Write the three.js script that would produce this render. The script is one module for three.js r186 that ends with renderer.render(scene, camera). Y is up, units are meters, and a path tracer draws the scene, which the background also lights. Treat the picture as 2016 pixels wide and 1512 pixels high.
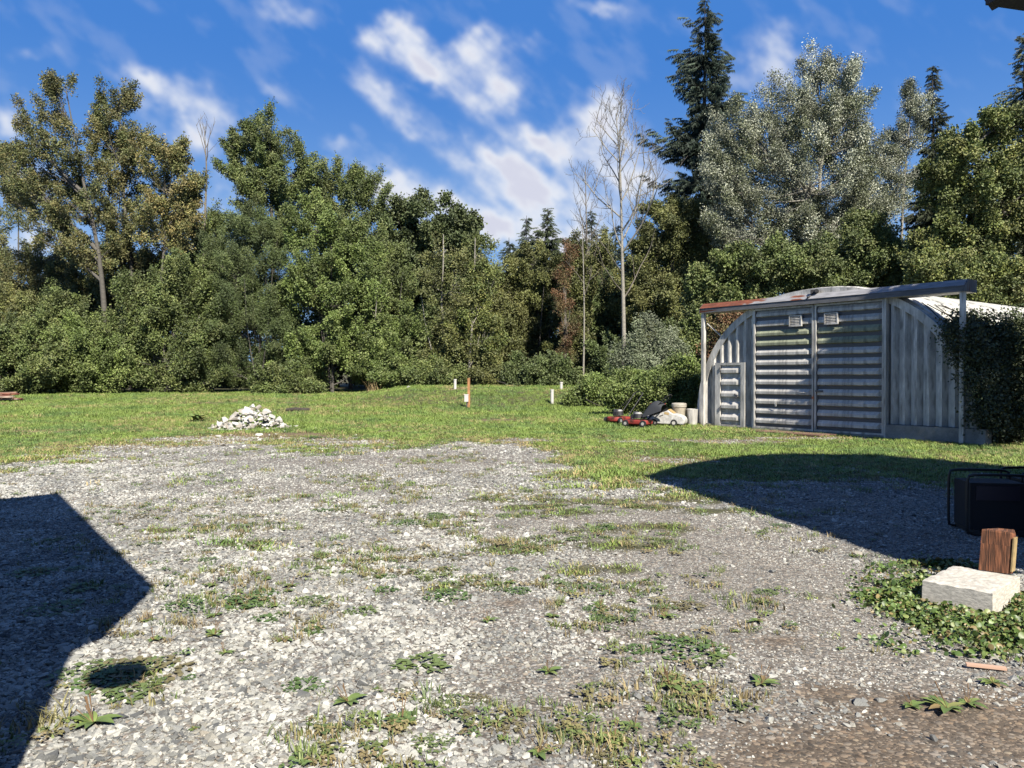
import * as THREE from 'three';
import { mergeGeometries } from 'three/addons/utils/BufferGeometryUtils.js';
import { ConvexGeometry } from 'three/addons/geometries/ConvexGeometry.js';

// ---------------------------------------------------------------- camera, sky, sun, exposure
const F = 1511, HZ = 740, CH = 1.6;                     // focal length and horizon row in photo pixels, eye height
const scene = new THREE.Scene();
const camera = new THREE.PerspectiveCamera(2 * Math.atan(756 / F) * 180 / Math.PI, 4 / 3, 0.05, 900);
camera.position.set(0, CH, 0);
camera.rotation.x = -Math.atan((756 - HZ) / F);
const renderer = new THREE.WebGLRenderer({ antialias: true });
renderer.toneMapping = THREE.LinearToneMapping;
const EXPOSURE = 2.3;
renderer.toneMappingExposure = EXPOSURE;
renderer.shadowMap.enabled = true;
const SUN = new THREE.Vector3(.375 * .748, .664, .927 * .748).normalize();
const sun = new THREE.DirectionalLight(new THREE.Color().setRGB(1, 0.93, 0.81), 5);
sun.target.position.set(0, 0, -25); sun.position.copy(SUN).multiplyScalar(120).add(sun.target.position);
sun.castShadow = true; sun.shadow.mapSize.set(4096, 4096);
Object.assign(sun.shadow.camera, { left: -60, right: 60, top: 60, bottom: -60, near: 1, far: 300 });
scene.add(sun, sun.target);

// ---------------------------------------------------------------- random numbers and noise
function rng(seed) {
  let a = seed >>> 0;
  return () => { a = (a + 0x6D2B79F5) | 0; let t = Math.imul(a ^ (a >>> 15), 1 | a); t = (t + Math.imul(t ^ (t >>> 7), 61 | t)) ^ t; return ((t ^ (t >>> 14)) >>> 0) / 4294967296; };
}
const gaussOf = (r) => () => { let s = 0; for (let i = 0; i < 4; i++) s += r(); return (s - 2) * 1.2; };
function hash2(x, y) { let h = Math.imul(x, 374761393) + Math.imul(y, 668265263) | 0; h = Math.imul(h ^ (h >>> 13), 1274126177); return ((h ^ (h >>> 16)) >>> 0) / 4294967296; }
function noise(x, y) {
  const xi = Math.floor(x), yi = Math.floor(y), fx = x - xi, fy = y - yi, u = fx * fx * (3 - 2 * fx), v = fy * fy * (3 - 2 * fy);
  const a = hash2(xi, yi), b = hash2(xi + 1, yi), c = hash2(xi, yi + 1), d = hash2(xi + 1, yi + 1);
  return a + (b - a) * u + (c - a) * v + (a - b - c + d) * u * v;
}
function fbm(x, y, n = 5) { let s = 0, a = 0.5, t = 0; for (let i = 0; i < n; i++) { s += a * noise(x, y); t += a; x = x * 2.03 + 17.1; y = y * 2.03 + 9.2; a *= 0.5; } return s / t; }
const clamp = (x, a = 0, b = 1) => Math.min(b, Math.max(a, x));
const smooth = (a, b, x) => { const t = clamp((x - a) / (b - a)); return t * t * (3 - 2 * t); };
const lerp = (a, b, t) => a + (b - a) * t;

// ---------------------------------------------------------------- sky: blue air with drifting fair-weather clouds
{
  const W = 3072, H = 1536, data = new Float32Array(W * H * 4);
  // [column, row, half width, half height, turn, strength] of the clouds, as directions read off the photograph
  const clouds = [[560, 25, 75, 34, .3, .45], [765, 75, 70, 48, .5, .9], [830, 130, 75, 42, .75, .8], [930, 105, 55, 62, .9, .8], [975, 180, 55, 75, 1.2, .75], [1040, 90, 55, 55, .6, .4],
    [745, 185, 75, 35, .8, .5], [800, 255, 60, 30, .6, .45], [330, 195, 130, 55, .5, .5], [400, 255, 85, 55, .6, .62], [290, 150, 90, 30, .2, .35], [545, 190, 60, 28, .6, .35], [670, 285, 50, 28, .2, .4],
    [980, 320, 120, 48, .25, .95], [1075, 280, 70, 26, .3, .75], [1185, 250, 95, 62, -.2, .8], [1060, 385, 130, 60, .3, .9], [965, 445, 90, 45, .1, .9], [780, 375, 80, 52, .6, .95], [860, 405, 70, 32, 0, .8],
    [1505, 130, 90, 85, -.6, .55], [1550, 70, 45, 80, .2, .3], [1195, 18, 70, 26, .3, .5], [20, 245, 60, 42, .2, .6], [60, 110, 90, 20, 0, .4], [120, 190, 60, 30, 0, .35], [1230, 340, 90, 60, 0, .7],
    [420, 420, 60, 80, 0, .5], [60, 360, 90, 60, 0, .6], [60, 480, 120, 50, 0, .6], [1120, 460, 120, 60, 0, .8], [1800, 60, 90, 30, -.4, .16]];
  const zen = [.024, .10, .36], top = [.066, .232, .66], low = [.30, .53, .88];
  for (let j = 0; j < H; j++) {
    const el = ((j + .5) / H - .5) * Math.PI, ce = Math.cos(el), se = Math.sin(el);
    for (let i = 0; i < W; i++) {
      const az = ((i + .5) / W - .5) * 2 * Math.PI, x = ce * Math.cos(az), z = ce * Math.sin(az), k = (j * W + i) * 4;
      const t = clamp(se), base = [0, 1, 2].map((c) => { const m = lerp(low[c], top[c], smooth(.02, .40, t)); return lerp(m, zen[c], smooth(.38, 1, t)); });
      let a = 0, dens = 0;
      if (se > -.02) {
        const px = z < -.05 ? 1008 + F * x / -z : 1e5, py = z < -.05 ? HZ - F * se / -z : 1e5;
        const near = z < -.05 ? smooth(2700, 2250, Math.abs(px - 1008) + 1100) * smooth(-520, -120, py) : 0;
        const qx = x / (se + .35), qz = z / (se + .35);
        if (near < 1) a = (1 - near) * smooth(.57, .84, fbm(qx * 3.1 + 5, qz * 3.1 + 2, 6)) * .75;
        if (near > 0) {
          const wx = px + 55 * (fbm(px / 90, py / 90, 4) - .5) + 26 * (fbm(px / 28 + 9, py / 28, 3) - .5), wy = py + 55 * (fbm(px / 90 + 40, py / 90 + 7, 4) - .5) + 26 * (fbm(px / 28 + 3, py / 28 + 5, 3) - .5);
          let m = 0;
          for (const [cx, cy, rx, ry, an, st] of clouds) {
            const dx = wx - cx, dy = wy - cy; if (Math.abs(dx) > 260 || Math.abs(dy) > 260) continue;
            const c = Math.cos(an), s = Math.sin(an), ex = (dx * c + dy * s) / rx, ey = (dy * c - dx * s) / ry, q = ex * ex + ey * ey;
            if (q < 4) m = 1 - (1 - m) * (1 - st * Math.exp(-q * 1.15));
          }
          const rx = px * .77 + py * .64, ry = py * .77 - px * .64, w = fbm(rx / 80, ry / 36 + 3, 7), v = fbm(px / 20 + 5, py / 17, 4);
          a += near * clamp(smooth(.14, 1.0, m * (.2 + 1.4 * w + .3 * (v - .5)) * 1.12) * .95 + .10 * smooth(.46, .8, w)); dens = m * w;
        }
      }
      const cs = 1 - .22 * smooth(.35, .62, dens), cl = [.86 * cs, .885 * cs, .94 * (.4 + .6 * cs)];
      for (let c = 0; c < 3; c++) data[k + c] = lerp(base[c], cl[c], clamp(a)) / EXPOSURE;
      data[k + 3] = 1;
    }
  }
  const sky = new THREE.DataTexture(data, W, H, THREE.RGBAFormat, THREE.FloatType);
  sky.mapping = THREE.EquirectangularReflectionMapping; sky.magFilter = THREE.LinearFilter; sky.minFilter = THREE.LinearFilter; sky.needsUpdate = true;
  scene.background = sky; scene.environment = sky;
}

// ---------------------------------------------------------------- helpers
const used = {};
function numbered(n) { used[n] = (used[n] ?? -1) + 1; return used[n] ? `${n}_${String(used[n]).padStart(3, '0')}` : n; }
function shade(o) { o.traverse((m) => { if (m.isMesh) { m.castShadow = true; m.receiveShadow = true; } }); return o; }
function info(o, label, category, group) { o.userData.label = label; o.userData.category = category; if (group) o.userData.group = group; return o; }
function thing(name, label, category, [x, y, z] = [0, 0, 0], turn = 0, group) {
  const o = new THREE.Group(); o.name = numbered(name); o.position.set(x, y, z); o.rotation.y = turn; scene.add(o); return info(o, label, category, group);
}
function part(name, geo, m, parent, pos, rot) {
  const o = new THREE.Mesh(geo, m); o.name = name; o.castShadow = o.receiveShadow = true;
  if (pos) o.position.set(...pos); if (rot) o.rotation.set(...rot); parent.add(o); return o;
}
const rgb = (r, g, b) => new THREE.Color().setRGB(r, g, b);
function mat(c, roughness = .8, metalness = 0, more = {}) { return new THREE.MeshStandardMaterial({ color: rgb(...c.map((v) => v * .73)), roughness, metalness, side: THREE.DoubleSide, ...more }); }
const V = (x, y, z) => new THREE.Vector3(x, y, z);
const box = (w, h, d, x = 0, y = 0, z = 0) => new THREE.BoxGeometry(w, h, d).translate(x, y, z);
class Shell {                                             // collects triangles
  constructor() { this.p = []; this.i = []; }
  vert(x, y, z) { this.p.push(x, y, z); return this.p.length / 3 - 1; }
  quad(a, b, c, d) { this.i.push(a, b, c, a, c, d); }
  tube(pts, rad, n = 5) {
    let prev = null; const T = V(), A = V(), B = V();
    for (let k = 0; k < pts.length; k++) {
      T.subVectors(pts[Math.min(k + 1, pts.length - 1)], pts[Math.max(k - 1, 0)]).normalize();
      A.set(Math.abs(T.y) < .9 ? 0 : 1, Math.abs(T.y) < .9 ? 1 : 0, 0).cross(T).normalize(); B.crossVectors(T, A);
      const ring = [];
      for (let j = 0; j < n; j++) { const a = j / n * 6.2832, c = Math.cos(a) * rad[k], s = Math.sin(a) * rad[k]; ring.push(this.vert(pts[k].x + A.x * c + B.x * s, pts[k].y + A.y * c + B.y * s, pts[k].z + A.z * c + B.z * s)); }
      if (prev) for (let j = 0; j < n; j++) this.quad(prev[j], prev[(j + 1) % n], ring[(j + 1) % n], ring[j]);
      prev = ring;
    }
  }
  build(flat) {
    let g = new THREE.BufferGeometry(); g.setAttribute('position', new THREE.Float32BufferAttribute(this.p, 3)); g.setIndex(this.i);
    if (flat) g = g.toNonIndexed(); g.computeVertexNormals();
    if (!g.attributes.uv) { const p = g.attributes.position, uv = []; for (let k = 0; k < p.count; k++) uv.push(p.getX(k) + p.getZ(k), p.getY(k)); g.setAttribute('uv', new THREE.Float32BufferAttribute(uv, 2)); }
    return g;
  }
}
function canvasTexture(w, h, draw, srgb = true) {
  const c = document.createElement('canvas'); c.width = w; c.height = h; draw(c.getContext('2d'), w, h);
  const t = new THREE.CanvasTexture(c); t.wrapS = t.wrapT = THREE.RepeatWrapping; t.magFilter = THREE.LinearFilter; if (srgb) t.colorSpace = THREE.SRGBColorSpace; return t;
}
function dataTexture(w, h, f, srgb = true) {              // f(u, v) -> [r, g, b] in 0..255
  const d = new Uint8Array(w * h * 4);
  for (let j = 0; j < h; j++) for (let i = 0; i < w; i++) { const c = f(i / w, j / h); d.set([clamp(c[0], 0, 255), clamp(c[1], 0, 255), clamp(c[2], 0, 255), 255], (j * w + i) * 4); }
  const t = new THREE.DataTexture(d, w, h, THREE.RGBAFormat); t.wrapS = t.wrapT = THREE.RepeatWrapping; t.magFilter = THREE.LinearFilter; t.minFilter = THREE.LinearMipmapLinearFilter; t.generateMipmaps = true; if (srgb) t.colorSpace = THREE.SRGBColorSpace; t.needsUpdate = true; return t;
}
function copies(name, geo, m, list, parent, kind = 'stuff') {   // list of [Matrix4, [r, g, b]]
  const o = new THREE.InstancedMesh(geo, m, list.length); o.name = name; o.castShadow = o.receiveShadow = true;
  const c = new THREE.Color();
  list.forEach(([mx, col], i) => { o.setMatrixAt(i, mx); o.setColorAt(i, c.setRGB(...col)); });
  o.userData.kind = kind; parent.add(o); return o;
}

// ---------------------------------------------------------------- terrain
function height(x, z) {
  const d = -z;
  let h = .55 * smooth(22, 50, d);
  h += .52 * smooth(33.5, 39, d) * (1 - smooth(46, 53, d)) * smooth(-10, -5, x) * (1 - smooth(3, 7, x));
  if (d > -20 && d < 60) h += .05 * (noise(x * .35 + 50, z * .35 + 50) - .5) * smooth(2, 6, d) + (d < 22 ? .018 * (noise(x * 1.7, z * 1.7) - .5) : 0);
  if (d > 60) h += smooth(60, 200, d) * 3;
  return h;
}
const P = (px, py, d) => V((px - 1008) / F * d, CH + (HZ - py) / F * d, -d);
function ground(px, py) { const d = CH * F / (py - HZ); const x = (px - 1008) / F * d; return V(x, height(x, -d), -d); }
// where the gravel gives way to grass: [column, row] along the boundary
const EDGE = [[-900, 965], [-300, 945], [0, 928], [140, 894], [300, 884], [430, 874], [560, 882], [700, 888], [820, 876], [900, 868], [1010, 872], [1110, 905], [1150, 950], [1210, 968], [1330, 962], [1500, 950], [1750, 950], [2016, 965], [2700, 1000]]
  .map(([px, py]) => [(px - 1008) / F, CH * F / (py - HZ)]);
function edgeDepth(u) {
  if (u <= EDGE[0][0]) return EDGE[0][1];
  for (let i = 1; i < EDGE.length; i++) if (u <= EDGE[i][0]) return lerp(EDGE[i - 1][1], EDGE[i][1], (u - EDGE[i - 1][0]) / (EDGE[i][0] - EDGE[i - 1][0]));
  return EDGE[EDGE.length - 1][1];
}
const spot = (px, py, rx, ry) => { const g = ground(px, py); return [g.x, g.z, rx, ry]; };
const inSpot = (s, x, z) => Math.exp(-(((x - s[0]) / s[2]) ** 2 + ((z - s[1]) / s[3]) ** 2));
const BARE = [spot(540, 856, 1.6, .9), spot(380, 866, 1.6, .8), spot(250, 880, 1.5, .7), spot(690, 872, 1.0, .8), spot(900, 800, .7, 1.1), spot(1150, 800, .8, .8), spot(1320, 905, .8, .6), spot(770, 850, .7, .4), spot(1240, 870, .8, .5), spot(60, 850, 1., .5), spot(980, 830, .9, .6), spot(100, 812, 1.6, .8), spot(400, 806, 1.2, .9), spot(160, 823, .5, .3), spot(480, 862, 1.9, 1.1), spot(620, 865, .9, .8), spot(660, 858, .6, .5), spot(1430, 868, 1.5, .7), spot(1590, 862, 1.7, .6), spot(1030, 868, .9, .5), spot(580, 806, .8, .9), spot(1010, 783, 1.4, 1.2), spot(900, 785, 1.2, 1.0)];
const LUSH = [spot(1330, 985, 1.0, .5), spot(1240, 960, 1.0, .7), spot(1130, 1010, .7, .4), spot(1400, 1010, .6, .3), spot(1300, 1040, .6, .3), spot(1170, 985, .9, .5), spot(1270, 1000, .7, .4), spot(1080, 985, .6, .35), spot(1180, 940, 1.1, .8), spot(960, 985, .6, .3), spot(740, 1035, .35, .18), spot(470, 1070, .3, .15), spot(480, 1190, .25, .1), spot(300, 1045, .3, .15), spot(150, 912, .5, .25), spot(1060, 1000, .8, .4), spot(900, 1165, .35, .16), spot(1160, 1125, .5, .25), spot(1010, 1085, .5, .3), spot(1230, 1080, .5, .3)];
const DIRT = [spot(1930, 1430, .75, .42), spot(1720, 1480, .7, .36), spot(1580, 1500, .4, .2), spot(2100, 1450, 1.2, .55), spot(1820, 1400, .5, .25), spot(1530, 1265, .16, .12), spot(1640, 1370, .22, .12), spot(1010, 1195, .15, .1)];
const FINE = [spot(1400, 1120, 1.1, 2.2), spot(1550, 1200, .9, 1.4), spot(1150, 1020, 1.2, 1.2), spot(620, 960, 2., .8), spot(1180, 1420, .5, .35), spot(1420, 1480, .4, .3), spot(1480, 1150, 1.0, 1.9), spot(1330, 1080, .9, 1.6), spot(1620, 1270, .8, .8), spot(780, 915, 2.6, 1.4), spot(1080, 1350, .5, .5), spot(1250, 1250, .5, .6), spot(1000, 1210, .4, .4), spot(1650, 1150, .7, .9)];
const most = (list, x, z) => { let m = 0; for (const s of list) m = Math.max(m, inSpot(s, x, z)); return m; };
function grassiness(x, z) {                                // 0 on bare gravel, 1 on the lawn
  const d = -z; if (d < 1) return 0;
  const n = fbm(x * .9 + 3, z * .9 + 8, 4) - .5, n2 = fbm(x * 4.1, z * 4.1, 3) - .5, e = edgeDepth(x / d);
  let g = smooth(-1.5, 1.7, d - e + n * 5.5 + n2 * 3.2);
  g = Math.max(g, clamp(most(LUSH, x, z) * 1.6 + n * 1.6 + n2 * 2.4 - .42) * .8);
  return clamp(g * (1 - .95 * clamp(most(BARE, x, z) * 1.7 + n2 * 2.2 - .25)));
}

// ---------------------------------------------------------------- ground sheet
const grit = dataTexture(1024, 1024, () => [255, 255, 255]);
const gritBump = (() => {
  const r = rng(5), N = 1024, hgt = new Float32Array(N * N), tone = new Float32Array(N * N).fill(.62);
  for (let k = 0; k < 26000; k++) {
    const cx = r() * N, cy = r() * N, s = 2 + 7 * r() * r() + (r() < .05 ? 5 : 0), a = r() * 3.14, ca = Math.cos(a), sa = Math.sin(a), q = .55 + .4 * r(), t = .45 + .55 * r(), m = Math.ceil(s);
    for (let j = -m; j <= m; j++) for (let i = -m; i <= m; i++) {
      const ex = (i * ca + j * sa) / s, ey = (j * ca - i * sa) / (s * q), e = Math.max(Math.abs(ex), Math.abs(ey), (Math.abs(ex) + Math.abs(ey)) * .74); if (e > 1) continue;
      const at = ((Math.floor(cy + j) + N) % N) * N + (Math.floor(cx + i) + N) % N, h = (1 - e * e * .6) * s / 14;
      if (h > hgt[at]) { hgt[at] = h; tone[at] = t; }
    }
  }
  const d = grit.image.data, b = new Uint8Array(N * N * 4);
  for (let k = 0; k < N * N; k++) { const n = (hash2(k, 7) - .5) * .12, t = tone[k] + n, w = hash2(Math.floor(tone[k] * 1e6), 3) * .08; d[k * 4] = clamp(t * (1 + w) * 255, 0, 255); d[k * 4 + 1] = clamp(t * 255, 0, 255); d[k * 4 + 2] = clamp(t * (1 - w) * 255, 0, 255); b[k * 4] = b[k * 4 + 1] = b[k * 4 + 2] = clamp(hgt[k] * 255, 0, 255); b[k * 4 + 3] = 255; }
  const t = new THREE.DataTexture(b, N, N, THREE.RGBAFormat); t.wrapS = t.wrapT = THREE.RepeatWrapping; t.magFilter = THREE.LinearFilter; t.needsUpdate = true; return t;
})();
let groundMesh;
{
  const steps = (list) => { const o = []; for (const [a, b, s] of list) for (let v = a; s > 0 ? v < b - 1e-6 : v > b + 1e-6; v += s) o.push(v); o.push(list[list.length - 1][1]); return o; };
  const xs = steps([[-260, -60, 20], [-60, -16, 1.5], [-16, 16, .13], [16, 60, 1.5], [60, 260, 20]]), zs = steps([[40, 1, 3], [1, -20, -.12], [-20, -60, -.6], [-60, -360, -12]]);
  const pos = [], col = [], uv = [], idx = [];
  for (const z of zs) for (const x of xs) {
    pos.push(x, height(x, z), z); uv.push(x / 1.9, z / 1.9);
    const g = grassiness(x, z), n = fbm(x * 1.3 + 20, z * 1.3, 4), dirt = clamp(most(DIRT, x, z) * 1.6 + (fbm(x * 5, z * 5, 3) - .5) * 1.6 - .25), fine = clamp(most(FINE, x, z) * 1.4 + (n - .5));
    let c = [.42 * (.75 + .5 * n), .41 * (.75 + .5 * n), .39 * (.75 + .5 * n)];
    c = c.map((v, i) => lerp(v, [.41, .40, .375][i], fine));
    c = c.map((v, i) => lerp(v, [.29, .245, .195][i], dirt));
    const bare = clamp(most(BARE, x, z) * 1.5 + (n - .5));
    const soil = [[.13, .14, .055][0], .14, .05].map((v, i) => lerp(v, [.36, .28, .16][i], bare * .9));
    c = c.map((v, i) => lerp(v, soil[i], smooth(.15, .6, g + bare * smooth(-2, 1, -z - edgeDepth(x / Math.max(1, -z))))));
    col.push(...c);
  }
  const w = xs.length;
  for (let j = 0; j < zs.length - 1; j++) for (let i = 0; i < w - 1; i++) { const a = j * w + i; idx.push(a, a + 1, a + w + 1, a, a + w + 1, a + w); }
  const g = new THREE.BufferGeometry(); g.setAttribute('position', new THREE.Float32BufferAttribute(pos, 3)); g.setAttribute('color', new THREE.Float32BufferAttribute(col, 3)); g.setAttribute('uv', new THREE.Float32BufferAttribute(uv, 2)); g.setIndex(idx); g.computeVertexNormals();
  groundMesh = part('ground', g, new THREE.MeshStandardMaterial({ color: rgb(.73, .73, .73), vertexColors: true, map: grit, bumpMap: gritBump, bumpScale: .006, roughness: .95, side: THREE.DoubleSide }), scene);
  groundMesh.userData = { kind: 'structure', label: 'yard of grey gravel running into mown grass', category: 'ground' };
}

// ---------------------------------------------------------------- gravel
const M4 = new THREE.Matrix4(), Q = new THREE.Quaternion(), EU = new THREE.Euler(), S3 = V();
const compose = (p, e, s) => new THREE.Matrix4().compose(p, new THREE.Quaternion().setFromEuler(EU.set(...e)), Array.isArray(s) ? V(...s) : V(s, s, s));
function stoneGeo(seed, n = 13) {
  const r = rng(seed), pts = [];
  for (let i = 0; i < n; i++) { const a = r() * 6.283, y = r() * 2 - 1, q = Math.sqrt(1 - y * y), k = .8 + .3 * r(); pts.push(V(Math.cos(a) * q * k, y * .62 * k, Math.sin(a) * q * .8 * k)); }
  const g = new ConvexGeometry(pts); const p = g.attributes.position, uv = []; for (let k = 0; k < p.count; k++) uv.push(p.getX(k), p.getZ(k) + p.getY(k)); g.setAttribute('uv', new THREE.Float32BufferAttribute(uv, 2)); return g;
}
const stoneShapes = [11, 12, 13, 14, 15, 16].map((s) => stoneGeo(s, s % 2 ? 12 : 15));
const speck = dataTexture(256, 256, (u, v) => { const n = 224 + 90 * (fbm(u * 22, v * 22, 4) - .5) + 34 * (hash2(u * 256 | 0, v * 256 | 0) - .5); return [n, n, n]; });
const stoneMat = mat([1.25, 1.25, 1.25].map((v) => Math.min(v, 1)), .9, 0, { map: speck });
const stoneTones = [[.42, .42, .385], [.54, .535, .49], [.20, .204, .198], [.28, .285, .272], [.38, .367, .318], [.15, .155, .155], [.68, .675, .62], [.34, .346, .332], [.37, .342, .29]];
{
  const r = rng(77), all = [];
  const bands = [[2.4, 4.5, 4300], [4.5, 7, 3000], [7, 10, 1700], [10, 14, 850], [14, 20, 360]];
  for (const [d0, d1, per] of bands) {
    const w = (d) => Math.min(.73 * d + 1.2, 13), n = Math.round((d1 - d0) * (w(d0) + w(d1)) * per);
    for (let i = 0; i < n; i++) {
      const d = lerp(d0, d1, r()), x = (r() * 2 - 1) * w(d), z = -d, g = grassiness(x, z);
      if (g > .25 && r() < g * 1.25) continue;
      const dirt = most(DIRT, x, z); if (r() < dirt * 1.15) continue;
      const fine = clamp(most(FINE, x, z) * 1.3), pick = r();
      if (r() < fine * .45) continue;
      const coarse = smooth(.30, -.05, x / d);
      let s = (.005 + .0085 * r() * (1 - .45 * fine) + .005 * (d > 10 ? 1 : 0)) * (1 + .22 * coarse);
      if (pick > .80 - .1 * coarse + .17 * fine) s += .015 * r(); if (pick > .97 + .028 * fine) s += .024 * r();
      const patch = fbm(x * 2.2 + 7, z * 2.2, 3), ti = r() < smooth(.3, .72, patch) * (.66 + .12 * coarse) ? [1, 6, 0, 6, 1, 1][r() * 6 | 0] : [2, 3, 4, 5, 7, 0, 3, 1, r() < .3 ? 8 : 7][r() * 9 | 0], k = .85 + .3 * r();
      all.push({ x, z, s, d, t: ti, k, v: r() * 6 | 0, a: r() * 6.28, b: (r() - .5) * .9, c: (r() - .5) * .9, h: .6 + .5 * r() });
    }
  }
  all.sort((a, b) => b.s / b.d - a.s / a.d);
  const mats = stoneTones.map((t) => mat(t.map((v) => Math.min(1, v)), .9, 0, { map: speck }));
  const place = (o) => compose(V(o.x, height(o.x, o.z) + o.s * .12, o.z), [o.b, o.a, o.c], [o.s, o.s * o.h, o.s]);
  let shown = 0; const rest = stoneShapes.map(() => []);
  for (const o of all) {
    if (shown < 300 && Math.abs(o.x) < .66 * o.d && o.d > 3.15) { const m = part('stone', stoneShapes[o.v], mats[o.t], groundMesh); m.applyMatrix4(place(o)); shown++; continue; }
    const t = stoneTones[o.t].map((v) => v * o.k); rest[o.v].push([place(o), t]);
  }
  rest.forEach((l, i) => { const o = copies('gravel', stoneShapes[i], stoneMat, l, groundMesh); o.userData.label = 'loose crushed grey and white gravel'; });
}

// ---------------------------------------------------------------- grass
function bladeTuft(seed, n, spread, h, wd) {
  const r = rng(seed), s = new Shell();
  for (let i = 0; i < n; i++) {
    const a = r() * 6.28, q = Math.sqrt(r()) * spread, x = Math.cos(a) * q, z = Math.sin(a) * q, b = r() * 6.28, L = h * (.5 + .7 * r()), lean = L * (.25 + .7 * r()), w = wd * (.7 + .6 * r());
    const dx = Math.cos(b), dz = Math.sin(b), sx = -dz * w, sz = dx * w, m = .55;
    const p0 = s.vert(x - sx, -.005, z - sz), p1 = s.vert(x + sx, -.005, z + sz), p2 = s.vert(x + dx * lean * .35 + sx * .8, L * m, z + dz * lean * .35 + sz * .8), p3 = s.vert(x + dx * lean * .35 - sx * .8, L * m, z + dz * lean * .35 - sz * .8), p4 = s.vert(x + dx * lean, L * .95, z + dz * lean);
    s.quad(p0, p1, p2, p3); s.i.push(p3, p2, p4);
  }
  return s.build(true);
}
const leafLook = mat([1, 1, 1], .62);
{
  const r = rng(31), shapes = [bladeTuft(1, 16, .085, .075, .0035), bladeTuft(2, 14, .09, .055, .0045), bladeTuft(3, 18, .1, .095, .0035)], lists = shapes.map(() => []);
  const bands = [[4, 10, 90], [10, 14, 150], [14, 20, 125], [20, 28, 85], [28, 38, 55], [38, 54, 30]];
  for (const [d0, d1, per] of bands) {
    const w = (d) => Math.min(.76 * d + 1.5, 40), n = Math.round((d1 - d0) * (w(d0) + w(d1)) * per);
    for (let i = 0; i < n; i++) {
      const d = lerp(d0, d1, r()), x = (r() * 2 - 1) * w(d), z = -d, g = grassiness(x, z);
      if (r() > g * (d < 10 ? 1.2 : 1.05)) continue;
      const nearEdge = Math.exp(-(((d - edgeDepth(x / d)) / 2.2) ** 2)), dry = smooth(.45, .7, fbm(x * .5 + 30, z * .5, 4)) * .55 + most(BARE, x, z) * .8 + nearEdge * .35, deep = fbm(x * 1.1, z * 1.1 + 60, 3), q = r(), clover = smooth(.5, .62, fbm(x * .8 + 11, z * .8 + 71, 4));
      let c = [lerp(.115, .175, deep), lerp(.18, .24, deep), .040].map((v, i) => lerp(v, [.085, .15, .035][i], clover * .8));
      if (q < dry * .55) c = r() < .5 ? [.33, .26, .12] : [.22, .19, .08]; else if (q > .9) c = [.22, .27, .07];
      const k = .75 + .5 * r(), tall = smooth(.5, .8, fbm(x * .7 + 90, z * .7 + 4, 3)) * .9;
      const sc = (.75 + .5 * r()) * (1 + tall * .6) * (d > 28 ? 1.35 : d > 20 ? 1.15 : 1) * (d < 10 ? .8 : 1);
      lists[r() * 3 | 0].push([compose(V(x, height(x, z), z), [(r() - .5) * .3, r() * 6.28, (r() - .5) * .3], [sc, sc * (d < 10 ? .42 : d < 24 ? .5 : .7), sc]), c.map((v) => v * k * 1.38)]);
    }
  }
  lists.forEach((l, i) => { const o = copies(numbered('grass'), shapes[i], leafLook, l, scene); info(o, 'short green grass of the lawn around the gravel', 'grass'); });
  console.log('gravel', groundMesh.children.reduce((n, m) => n + (m.count ?? 1), 0), 'grass', lists.map((l) => l.length).join());
}

// ---------------------------------------------------------------- trees and shrubs
function sprigGeo(seed, leaves, L, W, reach, simple) {            // a short twig end with its leaves
  const r = rng(seed), s = new Shell();
  for (let i = 0; i < leaves; i++) {
    const o = V((r() - .5) * reach, (r() - .5) * reach, (r() - .5) * reach), d = V(r() - .5, r() - .65, r() - .5).normalize(), n = V(r() - .5, r() * .8, r() - .5).normalize();
    const side = V().crossVectors(d, n).normalize(), up = V().crossVectors(side, d), k = .75 + .5 * r(), l = L * k, w = W * k * .5;
    const A = o, B = o.clone().addScaledVector(d, l * .42).addScaledVector(side, w).addScaledVector(up, w * .35), C = o.clone().addScaledVector(d, l), D = o.clone().addScaledVector(d, l * .42).addScaledVector(side, -w).addScaledVector(up, w * .35);
    const [a, b, c, e] = [A, B, C, D].map((p) => s.vert(p.x, p.y, p.z));
    s.i.push(a, b, c, a, c, e);
  }
  return s.build(true);
}
const SPRIG = { broad: sprigGeo(3, 13, .10, .072, .46), small: sprigGeo(4, 13, .068, .05, .36), large: sprigGeo(5, 11, .15, .13, .52), long: sprigGeo(6, 13, .12, .036, .42) };
const sprayGeo = (() => {                                  // flat conifer spray along +x, hanging a little
  const s = new Shell(), r = rng(8);
  for (let i = 0; i < 9; i++) for (const k of [-1, 1]) {
    const t = i / 9, x = t * .6, y = -.05 * t, l = (.20 - .13 * t) * (.7 + .6 * r()), dz = k * l, dx = l * .75, drop = -.05 - .10 * r();
    const a = s.vert(x - .03, y, 0), b = s.vert(x + .035, y, 0), c = s.vert(x + dx, y + drop, dz); s.i.push(a, b, c);
    const e = s.vert(x + dx * .4, y + drop * .2 + .03, dz * .35), f = s.vert(x + dx * .7, y + drop * 1.6, dz * .5), h = s.vert(x + dx * .95, y + drop * .6, dz * .6); s.i.push(e, f, h);
  }
  return s.build(true);
})();
const bark = (c) => mat(c.map((v) => v * .72), .95, 0, { map: speck });
const BARK = { grey: bark([.20, .185, .16]), pale: bark([.50, .47, .40]), dark: bark([.09, .075, .06]), dead: bark([.34, .30, .25]) };
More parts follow.
